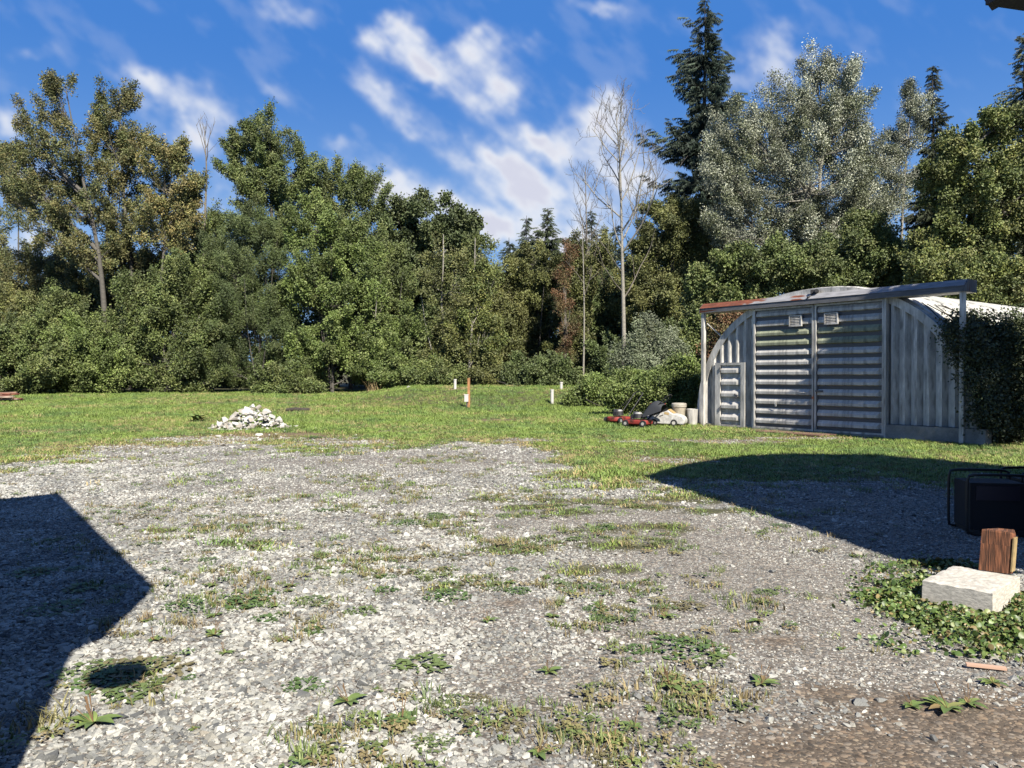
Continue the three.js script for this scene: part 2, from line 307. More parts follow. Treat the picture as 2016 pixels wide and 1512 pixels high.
const PAL = {
  cotton: [[.095, .115, .04], [.12, .135, .055], [.075, .095, .038], [.145, .14, .06], [.17, .155, .065]],
  yellow: [[.18, .17, .065], [.14, .15, .055], [.24, .20, .085], [.11, .125, .045], [.13, .14, .055]],
  poplar: [[.09, .125, .038], [.115, .15, .046], [.075, .105, .034], [.145, .17, .065]],
  bright: [[.105, .15, .04], [.13, .18, .05], [.085, .125, .034], [.16, .20, .07]],
  dark: [[.07, .10, .036], [.085, .12, .04], [.06, .088, .032], [.105, .135, .05]],
  maple: [[.065, .092, .036], [.08, .11, .042], [.055, .078, .032], [.10, .125, .052]],
  olive: [[.105, .12, .038], [.13, .145, .05], [.085, .10, .035], [.155, .16, .06]],
  silver: [[.31, .335, .30], [.24, .26, .225], [.42, .44, .41], [.13, .15, .095], [.115, .135, .08], [.105, .125, .07]],
  grey: [[.17, .20, .15], [.14, .175, .115], [.21, .24, .19], [.11, .14, .085]],
  rust: [[.16, .085, .05], [.19, .10, .06], [.13, .095, .05], [.11, .115, .045], [.14, .11, .05]],
  sunny: [[.12, .15, .04], [.15, .175, .05], [.095, .125, .036], [.18, .19, .065], [.085, .115, .034]],
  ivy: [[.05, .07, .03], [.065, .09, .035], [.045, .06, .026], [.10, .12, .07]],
};
let sprigTotal = 0;
// lobes: [column, row, half width, half height] of the crown's masses at depth d
function broadleaf({ name = 'tree', label, category = 'tree', group, d, trunk, r0 = .18, lobes, n = 60, per = 70, sprig = 'broad', scale = 1, pal = 'poplar', up = .7, barkKind = 'grey', seed, size = .62, stretch = 1.1, stems = 0, depthK = .85, limbs = 1 }) {
  n = Math.round(n * 1.3); const r = rng(seed), gs = gaussOf(r), bx = (trunk[0][0] - 1008) / F * d, base = V(bx, height(bx, -d), -d);
  const o = thing(name, label, category, base.toArray(), 0, group);
  const path = trunk.map(([px, py], i) => i ? P(px, py, d).sub(base) : V(0, -.1, 0));
  for (let i = 1; i < path.length; i++) path[i].z += gs() * .12 * i;
  const curve = new THREE.CatmullRomCurve3(path), H = path[path.length - 1].y, wood = new Shell();
  const tp = curve.getPoints(14); wood.tube(tp, tp.map((_, i) => lerp(r0, .03, Math.pow(i / 14, .8))), 7);
  for (let k = 0; k < stems; k++) { const a = r() * 6.28, q = (.25 + r()) * .9, e = curve.getPoint(.6 + .4 * r()); const st = [V(Math.cos(a) * r0 * .7, -.1, Math.sin(a) * r0 * .7), V(Math.cos(a) * q * 1.5 + e.x * .4, e.y * .5, Math.sin(a) * q * 1.2), V(e.x + Math.cos(a) * q * 2, e.y * (.7 + .3 * r()), Math.sin(a) * q * 1.6)]; wood.tube(new THREE.CatmullRomCurve3(st).getPoints(6), [0, 1, 2, 3, 4, 5, 6].map((i) => lerp(r0 * .5, .015, i / 6)), 5); }
  const area = lobes.map((l) => l[2] * l[3]), tot = area.reduce((a, b) => a + b), list = [], colors = PAL[pal];
  const arms = lobes.map(([cx, cy]) => {
    const c = P(cx, cy, d).sub(base); c.z += gs() * .5; if (c.y < .3) c.y = .3;
    let t = .5; for (let it = 0; it < 3; it++) { const e = curve.getPoint(t); t = clamp((c.y - Math.hypot(c.x - e.x, c.z - e.z) * up * (.8 + .4 * r()) - .25) / H, .05, .95); }
    const st = curve.getPoint(t), len = st.distanceTo(c), mid = st.clone().lerp(c, .5).add(V(gs() * .08 * len, len * (up > .6 ? -.12 : .08), gs() * .08 * len)), arm = new THREE.QuadraticBezierCurve3(st, mid, c), pts = arm.getPoints(7), rr = Math.min(r0 * .55, .02 + len * .014) * limbs;
    wood.tube(pts, pts.map((_, i) => lerp(rr, .016, i / 7)), 5); return arm;
  });
  for (let k = 0; k < n; k++) {
    let q = r() * tot, li = 0; while (li < lobes.length - 1 && (q -= area[li]) > 0) li++;
    const [cx, cy, rx, ry] = lobes[li], a = r() * 6.28, y = r() * 2 - 1, s = Math.sqrt(1 - y * y), rad = Math.pow(r(), .42), c = P(cx, cy, d).sub(base), m = d / F;
    const pt = V(c.x + Math.cos(a) * s * rad * rx * m, c.y + y * rad * ry * m, c.z + Math.sin(a) * s * rad * Math.min(rx, ry * 1.4) * m * depthK);
    if (pt.y < .12) pt.y = .12 + r() * .3;
    const st = arms[li].getPoint(.35 + .6 * r()), dir = pt.clone().sub(st), len = dir.length() || 1, mid = st.clone().lerp(pt, .5).add(V(gs() * .1 * len, len * (up > .6 ? -.10 : .10) + gs() * .05 * len, gs() * .1 * len));
    const bp = new THREE.QuadraticBezierCurve3(st, mid, pt).getPoints(4), br = (.010 + len * .006) * limbs; wood.tube(bp, bp.map((_, i) => lerp(br, .008, i / 4)), 4);
    const fwd = pt.clone().sub(mid).normalize().lerp(V(0, 1, 0), up * .42).normalize(), tone = .66 + .55 * r(), pick = r() * colors.length | 0, sz = size * (.6 + .8 * r()), cnt = Math.round(per * (.6 + .8 * r())), tip = pt.clone().addScaledVector(fwd, sz * stretch);
    if (pt.y > 1) wood.tube([pt, tip], [.008, .004], 3);
    for (let j = 0; j < cnt; j++) {
      const t = Math.pow(r(), .8), g = sz * (.50 * (1 - .8 * t) + .06), pp = pt.clone().addScaledVector(fwd, (t * 1.7 - .6) * sz * stretch).add(V(gs() * g, gs() * g * .85, gs() * g));
      if (pp.y < .05) pp.y = .05 + r() * .15;
      const c = colors[r() < .5 ? pick : r() * colors.length | 0], kk = tone * (.75 + .5 * r());
      list.push([compose(pp, [r() * 6.28, r() * 6.28, r() * 6.28], scale * (.8 + .45 * r())), [c[0] * kk * 1.22, c[1] * kk * 1.2, c[2] * kk * 1.0]]);
    }
  }
  part('trunk', wood.build(), BARK[barkKind], o);
  const cr = copies('crown', SPRIG[sprig], leafLook, list, o); sprigTotal += list.length; cr.name = 'crown';
  return o;
}
function conifer({ name = 'conifer_tree', label, group, d, px, top, half, bottom = 720, pal = [[.05, .075, .04], [.065, .09, .05], [.04, .06, .032]], seed, droop = .35, step = .42, ragged = .35, dense = 1, open = 0, lift = .25, spray = 1.25 }) {
  const r = rng(seed), gs = gaussOf(r), bx = (px - 1008) / F * d, base = V(bx, height(bx, -d), -d), m = d / F;
  const o = thing(name, label, 'conifer', base.toArray(), 0, group), H = CH + (HZ - top) * m - base.y, y0 = Math.max(.6, CH + (HZ - bottom) * m - base.y), wood = new Shell(), list = [];
  const tp = []; for (let i = 0; i <= 16; i++) tp.push(V(gs() * .04, -.1 + (H + .1) * i / 16, gs() * .04)); wood.tube(tp, tp.map((_, i) => lerp(.016 * H, .015, i / 16)), 7);
  for (let y = y0; y < H - .1; y += step * (.7 + .6 * r()) * (.5 + .5 * Math.min(1, (H - y) / 4))) {
    const f = (H - y) / (H - y0), full = half * m * Math.pow(f, .72) * (.78 + .22 * Math.sin(y * 2.1 + seed)), k = Math.round((4 + 3 * Math.min(1, f * 3)) * dense);
    for (let b = 0; b < k; b++) {
      if (r() < open) continue;
      const a = r() * 6.28, L = Math.max(.25, full * (1 - ragged + ragged * 1.7 * r() * r() + ragged * .3)), ca = Math.cos(a), sa = Math.sin(a), rise = f < .3 ? .35 : .05 - droop * f;
      const bp = []; for (let i = 0; i <= 5; i++) { const t = i / 5; bp.push(V(ca * L * t, y + L * (rise * t - droop * .35 * t * (1 - t) * 2 + lift * t * t * t), sa * L * t)); }
      wood.tube(bp, bp.map((_, i) => lerp(.012 + L * .008, .008, i / 5)), 4);
      const tone = .7 + .6 * r(), cnt = Math.max(3, Math.round(L / .14));
      for (let j = 0; j < cnt; j++) {
        const t = .12 + .9 * (j + r()) / cnt, i0 = Math.min(4, Math.floor(t * 5)), q = bp[i0].clone().lerp(bp[i0 + 1], clamp(t * 5 - i0, 0, 1.25)), yaw = -a + (r() - .5) * 2.0 * (1.15 - t), sc = spray * (.75 + .55 * r()) * (1.05 - .3 * t) * Math.min(1, .35 + L * .5);
        const c = pal[r() * pal.length | 0], kk = tone * (.75 + .5 * r());
        list.push([compose(q.add(V(gs() * .05, gs() * .07, gs() * .05)), [(r() - .5) * .9, yaw, -.15 - .5 * r() + lift * t], sc), c.map((v) => v * kk)]);
      }
    }
  }
  part('trunk', wood.build(), BARK.dark, o); copies('crown', sprayGeo, mat([1, 1, 1], .75), list, o); sprigTotal += list.length; return o;
}
function bareTree({ name = 'bare_tree', label, d, trunk, r0, from = .35, n = 16, reach = 2.6, seed, barkKind = 'pale', rise = 1.1, levels = 3, extra = [] }) {
  const r = rng(seed), gs = gaussOf(r), bx = (trunk[0][0] - 1008) / F * d, base = V(bx, height(bx, -d), -d), o = thing(name, label, 'tree', base.toArray());
  const path = trunk.map(([px, py], i) => i ? P(px, py, d).sub(base) : V(0, -.1, 0)), curve = new THREE.CatmullRomCurve3(path), wood = new Shell(), twig = new Shell(), N = 18, tp = curve.getPoints(N);
  wood.tube(tp, tp.map((_, i) => lerp(r0, .02, Math.pow(i / N, .9))), 8);
  const grow = (st, dir, L, rad, lev) => {
    const pts = [st.clone()], dd = dir.clone(), seg = 5; for (let i = 0; i < seg; i++) { dd.add(V(gs() * .16, .07 + gs() * .08, gs() * .16)).normalize(); pts.push(pts[i].clone().addScaledVector(dd, L / seg)); }
    (lev > 1 ? wood : twig).tube(pts, pts.map((_, i) => lerp(rad, Math.max(.007, rad * .35), i / seg)), lev > 1 ? 5 : 3);
    if (lev <= 0) return;
    const kids = lev === 1 ? 2 : 4;
    for (let k = 0; k < kids; k++) { const t = .25 + .75 * (k + r()) / kids, i0 = Math.min(seg - 1, Math.floor(t * seg)), q = pts[i0].clone().lerp(pts[i0 + 1], t * seg - i0), side = V(gs(), gs() + .5, gs()).normalize(); grow(q, dd.clone().lerp(side, .55).normalize(), L * (.35 + .25 * r()), Math.max(.008, rad * .5), lev - 1); }
  };
  for (let k = 0; k < n; k++) { const t = from + (1 - from) * (k + r()) / n, a = k * 2.4 + r(), L = reach * (1.15 - .75 * (t - from) / (1 - from)) * (.7 + .5 * r()); grow(curve.getPoint(Math.min(.99, t)), V(Math.cos(a), rise * (.7 + .6 * r()), Math.sin(a) * .8).normalize(), L, .012 + L * .011, levels - 1); }
  for (const [t, x, y, L, w] of extra) grow(curve.getPoint(t), V(x, y, .25).normalize(), L, w, 1);
  part('trunk', wood.build(), BARK[barkKind], o); const b = part('twig', twig.build(), BARK.dead, o); b.userData.kind = 'stuff'; return o;
}

// far wood behind everything, single trees filling the gaps low down
{
  const xs = [-160, -60, 30, 150, 260, 390, 500, 620, 740, 870, 990, 1100, 1210, 1330, 1450, 1560, 1680, 1800, 1920, 2050, 2180, 2320], r = rng(404);
  const words = ['left of the tall cottonwoods', 'behind the cottonwoods', 'behind the maple', 'behind the bare trees', 'behind the silver poplar', 'beyond the rounded shed'];
  xs.forEach((px, i) => {
    const t = (i < 3 ? 555 : i < 6 ? 500 : px > 1250 && px < 1750 ? 470 : 520) + r() * 40, w = 75 + r() * 25, where = words[i < 3 ? 0 : i < 7 ? 1 : i < 11 ? 2 : i < 14 ? 3 : i < 18 ? 4 : 5];
    broadleaf({ name: 'forest_tree', label: `dense green tree deep in the wood ${where}`, group: `far trees ${where}`, d: 66 + r() * 6, trunk: [[px, 770], [px + 5, t + 40]], lobes: [[px, t + 60, w, 70], [px - 30, t + 150, w, 80], [px + 30, t + 190, w, 70]], n: 44, per: 46, sprig: 'large', scale: 1.55, size: 1.25, pal: i % 2 ? 'dark' : 'maple', seed: 500 + i });
  });
}
broadleaf({ name: 'cottonwood_tree', label: 'tallest olive green cottonwood with open crown and pale lower trunk', d: 52, trunk: [[212, 775], [208, 640], [198, 500], [165, 340], [122, 165]], r0: .27, seed: 1, n: 118, per: 36, pal: 'cotton', up: .8, size: .5, stretch: 1.7, limbs: 1.4,
  lobes: [[122, 215, 38, 55], [85, 280, 60, 50], [150, 300, 55, 60], [45, 245, 30, 30], [70, 370, 70, 70], [165, 400, 70, 60], [100, 450, 70, 40], [30, 330, 30, 50], [190, 500, 60, 40]] });
broadleaf({ name: 'cottonwood_tree', label: 'olive cottonwood with narrow pointed top beside the tallest cottonwood', d: 54, trunk: [[268, 775], [262, 560], [248, 400], [236, 180]], r0: .24, seed: 2, n: 108, per: 42, pal: 'cotton', up: .8, size: .5, stretch: 1.7, limbs: 1.3,
  lobes: [[236, 215, 32, 45], [225, 290, 55, 60], [270, 310, 42, 60], [215, 390, 60, 60], [265, 420, 55, 60], [240, 500, 60, 50], [205, 250, 22, 40]] });
broadleaf({ name: 'cottonwood_tree', label: 'cottonwood with yellowing autumn leaves next to thin dead stem', d: 51, trunk: [[304, 775], [318, 540], [345, 290]], r0: .16, seed: 3, n: 80, per: 38, pal: 'yellow', up: .75, size: .5, stretch: 1.5,
  lobes: [[345, 310, 38, 40], [325, 370, 60, 55], [372, 400, 30, 60], [355, 455, 45, 42], [310, 440, 45, 50], [292, 290, 24, 36]] });
broadleaf({ name: 'cottonwood_tree', label: 'grey green cottonwood behind the low bushes at the red lumber', d: 62, trunk: [[35, 775], [38, 400]], seed: 4, n: 82, per: 60, pal: 'cotton', size: .75, scale: 1.15, up: .7, lobes: [[5, 330, 40, 40], [40, 400, 50, 50], [85, 540, 60, 60], [20, 570, 60, 60], [120, 600, 70, 50], [60, 650, 80, 60], [-40, 500, 60, 120]] });
broadleaf({ name: 'poplar_tree', label: 'green poplar with broad flame shaped top above dark thicket', d: 55, trunk: [[540, 775], [536, 400], [530, 222]], r0: .22, seed: 5, n: 105, per: 66, pal: 'poplar', up: .95, size: .58, stretch: 1.6,
  lobes: [[530, 262, 30, 45], [515, 320, 45, 50], [565, 330, 40, 55], [475, 330, 32, 60], [535, 390, 85, 50], [600, 345, 22, 35], [455, 290, 14, 30], [535, 450, 90, 50], [500, 275, 20, 40]] });
broadleaf({ name: 'poplar_tree', label: 'green poplar with several spiky tops next to rounded maple', d: 57, trunk: [[690, 775], [690, 500], [686, 322]], r0: .18, seed: 6, n: 82, per: 62, pal: 'poplar', up: 1.05, size: .52, stretch: 1.9,
  lobes: [[668, 355, 20, 40], [692, 345, 18, 30], [712, 365, 20, 40], [742, 390, 18, 50], [690, 420, 62, 50], [632, 410, 24, 60], [690, 490, 75, 60], [640, 380, 14, 40]] });
broadleaf({ name: 'maple_tree', label: 'large rounded dark green maple with dense crown', d: 57, trunk: [[848, 775], [848, 450]], r0: .3, seed: 7, n: 240, per: 62, sprig: 'large', scale: 1.05, pal: 'maple', up: .4, size: .72, stretch: .7,
  lobes: [[840, 440, 70, 48], [785, 480, 52, 60], [895, 470, 50, 55], [845, 520, 105, 70], [925, 520, 36, 60], [780, 580, 60, 70], [890, 600, 70, 70], [830, 660, 90, 60], [760, 520, 30, 50]] });
broadleaf({ name: 'young_poplar', label: 'bushy young poplar with bright green leaves in front of spiky poplar', d: 48.5, trunk: [[655, 778], [652, 430]], r0: .1, seed: 8, n: 165, per: 66, pal: 'bright', up: .9, size: .55, stretch: 1.3, stems: 5,
  lobes: [[610, 440, 40, 50], [650, 470, 50, 60], [700, 520, 50, 70], [600, 530, 50, 70], [650, 600, 85, 80], [725, 620, 45, 70], [690, 690, 85, 60], [620, 720, 80, 45], [750, 690, 40, 60]] });
broadleaf({ name: 'dense_shrub', label: 'tall dense dark green thicket below the flame shaped poplar', category: 'shrub', d: 49, trunk: [[510, 778], [515, 440]], r0: .1, seed: 9, n: 175, per: 66, sprig: 'long', pal: 'dark', up: .9, size: .58, stretch: 1.1, stems: 6,
  lobes: [[500, 450, 45, 45], [450, 520, 60, 70], [530, 520, 60, 80], [420, 600, 55, 70], [500, 630, 80, 90], [560, 660, 55, 80], [450, 710, 80, 55], [540, 735, 80, 35]] });
broadleaf({ name: 'leafy_shrub', label: 'wide leafy green thicket under the yellowing cottonwood', category: 'shrub', d: 48, trunk: [[320, 778], [330, 560]], r0: .07, seed: 10, n: 165, per: 66, pal: 'poplar', up: .9, size: .6, stretch: 1.6, stems: 6,
  lobes: [[350, 570, 50, 50], [300, 610, 60, 55], [380, 640, 50, 70], [250, 660, 60, 55], [320, 700, 90, 55], [200, 700, 60, 50], [390, 730, 60, 40], [250, 735, 80, 32]] });
broadleaf({ name: 'leafy_shrub', label: 'round green bush at the foot of the pale cottonwood trunk', category: 'shrub', d: 46.5, trunk: [[150, 780], [150, 660]], r0: .06, seed: 11, n: 88, per: 66, pal: 'bright', up: .9, size: .55, stretch: 1.5, stems: 4,
  lobes: [[150, 680, 45, 40], [120, 720, 50, 40], [190, 725, 60, 40], [150, 755, 90, 20]] });
broadleaf({ name: 'leafy_shrub', label: 'low green bush behind the red lumber', category: 'shrub', d: 45, trunk: [[30, 780], [30, 690]], r0: .05, seed: 12, n: 85, per: 64, pal: 'poplar', up: .8, size: .5, stretch: 1.5, stems: 4,
  lobes: [[10, 690, 50, 45], [70, 720, 45, 40], [30, 750, 80, 24], [-60, 720, 60, 50]] });
broadleaf({ name: 'alder_tree', label: 'slender alder with pale twin stems in front of the maple', d: 46.6, trunk: [[874, 772], [876, 690], [868, 600], [874, 520], [872, 460]], r0: .1, barkKind: 'pale', seed: 13, n: 26, per: 22, pal: 'olive', up: .8, size: .6, stems: 1, lobes: [[880, 490, 34, 36], [848, 560, 34, 50], [905, 560, 34, 60], [870, 620, 40, 50]] });
broadleaf({ name: 'alder_tree', label: 'slender leaning alder with pale stem and sparse yellow green leaves', d: 46.3, trunk: [[921, 768], [926, 690], [931, 600], [936, 470]], r0: .1, barkKind: 'pale', seed: 14, n: 34, per: 34, pal: 'sunny', up: .8, size: .55, lobes: [[938, 500, 24, 36], [952, 580, 30, 55], [920, 640, 36, 50], [955, 670, 34, 50]] });
broadleaf({ name: 'alder_tree', label: 'olive green alder with broad crown beside the red leaved snag', d: 53, trunk: [[1055, 775], [1062, 500]], r0: .14, seed: 15, n: 150, per: 62, pal: 'olive', up: .6, size: .58, stems: 3,
  lobes: [[1060, 520, 55, 45], [1020, 570, 45, 55], [1080, 600, 45, 60], [1000, 640, 50, 60], [1060, 670, 60, 60], [990, 710, 50, 45], [1065, 735, 55, 30]] });
conifer({ label: 'small dark conifer rising behind the olive alder', d: 62, px: 1078, top: 410, half: 62, bottom: 600, seed: 21, ragged: .3, pal: [[.07, .095, .04], [.09, .115, .05], [.055, .08, .035]] });
conifer({ label: 'low bluish conifer in the sky gap beside the maple', d: 63, px: 1036, top: 425, half: 60, bottom: 620, seed: 22, ragged: .35, pal: [[.08, .11, .06], [.10, .13, .075], [.06, .09, .05]] });
conifer({ label: 'short conifer at the low dip in the treeline', d: 60, px: 1002, top: 468, half: 54, bottom: 640, seed: 23 });
conifer({ label: 'dark conifer behind the smaller bare tree', d: 61, px: 1165, top: 415, half: 52, bottom: 660, seed: 24 });
conifer({ label: 'dark conifer directly behind the white bare trunk', d: 60, px: 1212, top: 440, half: 50, bottom: 680, seed: 25 });
broadleaf({ name: 'ivy_snag', label: 'dead snag wrapped in red and brown leaves', d: 47.5, trunk: [[1114, 775], [1112, 640], [1116, 470]], r0: .16, barkKind: 'dead', seed: 16, n: 52, per: 36, sprig: 'small', pal: 'rust', up: .3, size: .36, stretch: .6,
  lobes: [[1116, 510, 14, 36], [1108, 570, 16, 50], [1114, 640, 18, 50], [1112, 700, 18, 50], [1118, 740, 20, 30]] });
broadleaf({ name: 'alder_tree', label: 'narrow olive tree leaning on the red leaved snag', d: 49, trunk: [[1138, 775], [1136, 480]], r0: .1, seed: 17, n: 62, per: 52, pal: 'olive', up: .7, size: .45, lobes: [[1134, 510, 20, 40], [1140, 590, 24, 60], [1142, 670, 30, 60], [1150, 730, 34, 35]] });
bareTree({ label: 'tall leafless tree with white trunk and fine bare twigs', d: 45, trunk: [[1230, 770], [1227, 600], [1224, 480], [1220, 330], [1212, 225]], r0: .15, seed: 31, from: .44, n: 17, reach: 3.9, rise: 1.05, levels: 4, extra: [[.3, -1, .9, 3.2, .05], [.27, 1, 1.5, 3.6, .05], [.38, -1, 1.2, 3.0, .04]] });
bareTree({ label: 'smaller leafless grey tree beside the tall white one', d: 51, trunk: [[1158, 770], [1156, 560], [1152, 330]], r0: .13, barkKind: 'dead', seed: 32, from: .5, n: 15, reach: 2.4, rise: 1.6, levels: 3 });
bareTree({ label: 'thin dead stem with few upright twigs above yellowing cottonwood', d: 55, trunk: [[398, 775], [404, 460], [408, 330], [404, 250]], r0: .13, barkKind: 'dead', seed: 33, from: .68, n: 7, reach: 2.2, rise: 2.6, levels: 2 });
bareTree({ label: 'slim pale stem standing before the olive alder', d: 46.5, trunk: [[1148, 772], [1150, 620], [1146, 440]], r0: .07, seed: 35, from: .6, n: 7, reach: 1.5, rise: 1.8, levels: 2 });
bareTree({ label: 'thin pale stem at the edge of the young poplar', d: 47.6, trunk: [[742, 772], [738, 660], [744, 560]], r0: .05, seed: 36, from: .6, n: 6, reach: 1.2, rise: 1.6, levels: 2 });
bareTree({ label: 'thin pale stem leaning out of the left bushes', d: 48.2, trunk: [[228, 774], [232, 690], [244, 590]], r0: .06, seed: 37, from: .6, n: 6, reach: 1.2, rise: 1.4, levels: 2 });
bareTree({ label: 'slim bare sapling trunk close behind the tall white one', d: 49, trunk: [[1258, 770], [1256, 560], [1252, 380]], r0: .09, barkKind: 'dead', seed: 34, from: .55, n: 9, reach: 1.9, rise: 1.8, levels: 3 });
broadleaf({ name: 'alder_tree', label: 'broad olive alder between white bare tree and silver poplar', d: 47, trunk: [[1322, 770], [1322, 430]], r0: .16, seed: 18, n: 165, per: 62, pal: 'olive', up: .6, size: .58, stems: 2,
  lobes: [[1320, 430, 50, 40], [1360, 450, 50, 50], [1285, 500, 40, 55], [1340, 540, 60, 60], [1290, 600, 60, 60], [1370, 610, 50, 60], [1270, 670, 40, 50], [1340, 690, 60, 50]] });
conifer({ name: 'fir_tree', label: 'tallest tree, a dark ragged fir with upturned branch tips', d: 57, px: 1386, top: 2, half: 156, bottom: 640, seed: 26, droop: .4, ragged: .6, step: .5, dense: 1.3, lift: .3, open: .12, spray: 1.45, pal: [[.045, .07, .05], [.06, .09, .06], [.035, .055, .04]] });
broadleaf({ name: 'silver_poplar', label: 'big poplar with silvery white leaves and pale branches behind shed', d: 44, trunk: [[1592, 770], [1598, 600], [1606, 450], [1614, 330], [1616, 130]], r0: .24, barkKind: 'pale', seed: 19, n: 330, per: 52, sprig: 'small', scale: 1.25, pal: 'silver', up: .8, size: .6, stretch: 1.4, limbs: 2.2,
  lobes: [[1600, 165, 38, 50], [1660, 180, 50, 50], [1545, 230, 50, 50], [1460, 250, 50, 45], [1630, 270, 90, 70], [1500, 310, 80, 60], [1425, 330, 34, 60], [1580, 370, 110, 70], [1690, 300, 40, 70], [1450, 420, 60, 60], [1640, 440, 80, 60], [1560, 490, 110, 50], [1710, 420, 40, 60]] });
broadleaf({ name: 'silver_poplar', label: 'small silvery poplar top leaning against the slim dark conifer', d: 46, trunk: [[1768, 770], [1776, 400], [1792, 180]], r0: .12, barkKind: 'pale', seed: 20, n: 48, per: 46, sprig: 'small', scale: 1.15, pal: 'silver', up: .9, size: .5, stretch: 1.4, lobes: [[1796, 215, 26, 40], [1776, 280, 30, 45], [1760, 360, 36, 60]] });
conifer({ label: 'slim dark conifer with drooping branches beyond the shed', d: 50, px: 1834, top: 132, half: 74, bottom: 620, seed: 27, droop: .55, ragged: .35, lift: .05, dense: 1.3, step: .36, pal: [[.05, .065, .03], [.065, .08, .04], [.04, .05, .025]] });
broadleaf({ name: 'maple_tree', label: 'large yellow green tree filling the edge of the wood beyond shed', d: 36, trunk: [[1915, 770], [1910, 500], [1920, 260]], r0: .2, seed: 41, n: 200, per: 66, pal: 'sunny', up: .5, size: .5, stretch: .8, limbs: 1.4,
  lobes: [[1965, 250, 55, 42], [1900, 300, 55, 45], [1990, 330, 60, 60], [1860, 360, 42, 45], [1930, 390, 70, 60], [1850, 450, 45, 55], [1960, 470, 70, 60], [1890, 520, 70, 50], [1820, 520, 40, 50], [2050, 400, 60, 120], [1990, 560, 60, 40]] });
conifer({ label: 'conifer top showing above the yellow green tree', d: 46, px: 2012, top: 74, half: 80, bottom: 520, seed: 28, droop: .3, ragged: .4, dense: 1.3, pal: [[.10, .12, .06], [.075, .095, .045], [.13, .14, .075]] });
broadleaf({ name: 'leafy_shrub', label: 'leafy undergrowth behind the shed canopy end with rusty edge', category: 'shrub', d: 37, trunk: [[1450, 780], [1450, 560]], r0: .08, seed: 42, n: 175, per: 62, pal: 'poplar', up: .6, size: .48, stems: 5, lobes: [[1440, 540, 50, 40], [1510, 530, 60, 40], [1390, 590, 40, 50], [1450, 610, 60, 50], [1370, 670, 40, 50], [1420, 700, 60, 50], [1570, 540, 60, 40]] });
broadleaf({ name: 'leafy_shrub', label: 'leafy undergrowth beneath the silver poplar', category: 'shrub', d: 39, trunk: [[1700, 780], [1700, 560]], r0: .08, seed: 43, n: 140, per: 60, pal: 'poplar', up: .6, size: .5, stems: 4, lobes: [[1660, 520, 50, 40], [1730, 520, 50, 50], [1640, 570, 70, 40], [1760, 570, 50, 40], [1700, 470, 40, 40]] });
broadleaf({ name: 'leafy_shrub', label: 'bright green bush beyond the white rounded roof', category: 'shrub', d: 33, trunk: [[1910, 770], [1910, 600]], r0: .08, seed: 44, n: 110, per: 60, pal: 'sunny', up: .5, size: .42, stems: 4, lobes: [[1850, 540, 45, 32], [1920, 550, 50, 34], [1985, 560, 50, 34], [1900, 590, 60, 25], [2050, 570, 50, 50]] });
broadleaf({ name: 'butterfly_bush', label: 'pale grey green bush with upright shoots near the shed', category: 'shrub', d: 36, trunk: [[1285, 790], [1285, 700]], r0: .04, seed: 45, n: 72, per: 46, sprig: 'long', pal: 'grey', up: 1.1, size: .36, stretch: 1.9, stems: 6, lobes: [[1262, 690, 22, 35], [1300, 700, 26, 40], [1240, 725, 24, 30], [1325, 720, 22, 35], [1285, 740, 50, 25]] });
broadleaf({ name: 'bramble', label: 'sprawling bright green bramble mound beside the white pipes', category: 'shrub', d: 34.5, trunk: [[1190, 800], [1190, 775]], r0: .03, seed: 46, n: 115, per: 60, sprig: 'small', scale: 1.2, pal: 'bright', up: .3, size: .34, stretch: .7, stems: 5, lobes: [[1170, 768, 36, 18], [1220, 760, 45, 24], [1275, 765, 45, 28], [1150, 785, 26, 10], [1200, 785, 50, 10]] });
broadleaf({ name: 'bramble', label: 'green bramble tangle behind the mowers and bins', category: 'shrub', d: 29.5, trunk: [[1300, 810], [1300, 770]], r0: .03, seed: 47, n: 125, per: 60, sprig: 'small', scale: 1.2, pal: 'bright', up: .4, size: .32, stretch: .8, stems: 6, lobes: [[1240, 785, 45, 18], [1300, 770, 45, 32], [1350, 755, 30, 50], [1270, 795, 70, 14], [1365, 790, 18, 25]] });
// ragged young trees between the tall ones and the bushes
[[70, 560, 60, 70, 'cotton', 58, 'left of the pale cottonwood trunk'], [165, 600, 50, 60, 'olive', 57, 'right behind the pale cottonwood trunk'], [255, 560, 55, 70, 'cotton', 57, 'under the narrow topped cottonwood'], [340, 520, 50, 60, 'olive', 56, 'under the yellowing cottonwood'], [420, 500, 40, 70, 'poplar', 56, 'at the thin dead stem'], [415, 620, 40, 90, 'poplar', 49, 'between the two thickets'], [110, 640, 60, 60, 'poplar', 50, 'above the round green bush'], [20, 650, 50, 60, 'olive', 50, 'above the red lumber'], [760, 560, 40, 80, 'poplar', 53, 'between young poplar and maple'], [960, 620, 40, 90, 'olive', 52, 'between leaning alder and olive alder'], [800, 690, 60, 60, 'bright', 48, 'in front of the maple shade'], [900, 700, 50, 55, 'olive', 47.5, 'around the pale alder stems'], [1190, 640, 45, 80, 'dark', 52, 'between the bare trees'], [1180, 560, 40, 70, 'olive', 55, 'behind the smaller bare tree'], [1270, 560, 30, 80, 'olive', 50, 'right beside the white bare trunk']].forEach(([x, y, rx, ry, pal, d, where], i) =>
  broadleaf({ name: 'young_tree', label: `ragged young tree ${where}`, d, trunk: [[x, 776], [x + 6, y - ry * .6]], r0: .07, seed: 160 + i, n: 62, per: 46, pal, up: .9, size: .6, stretch: 1.6, stems: 2, lobes: [[x, y, rx, ry], [x - rx * .6, y + ry * .5, rx * .8, ry * .7], [x + rx * .6, y + ry * .6, rx * .8, ry * .7], [x + 4, y - ry * .7, rx * .4, ry * .5]] }));
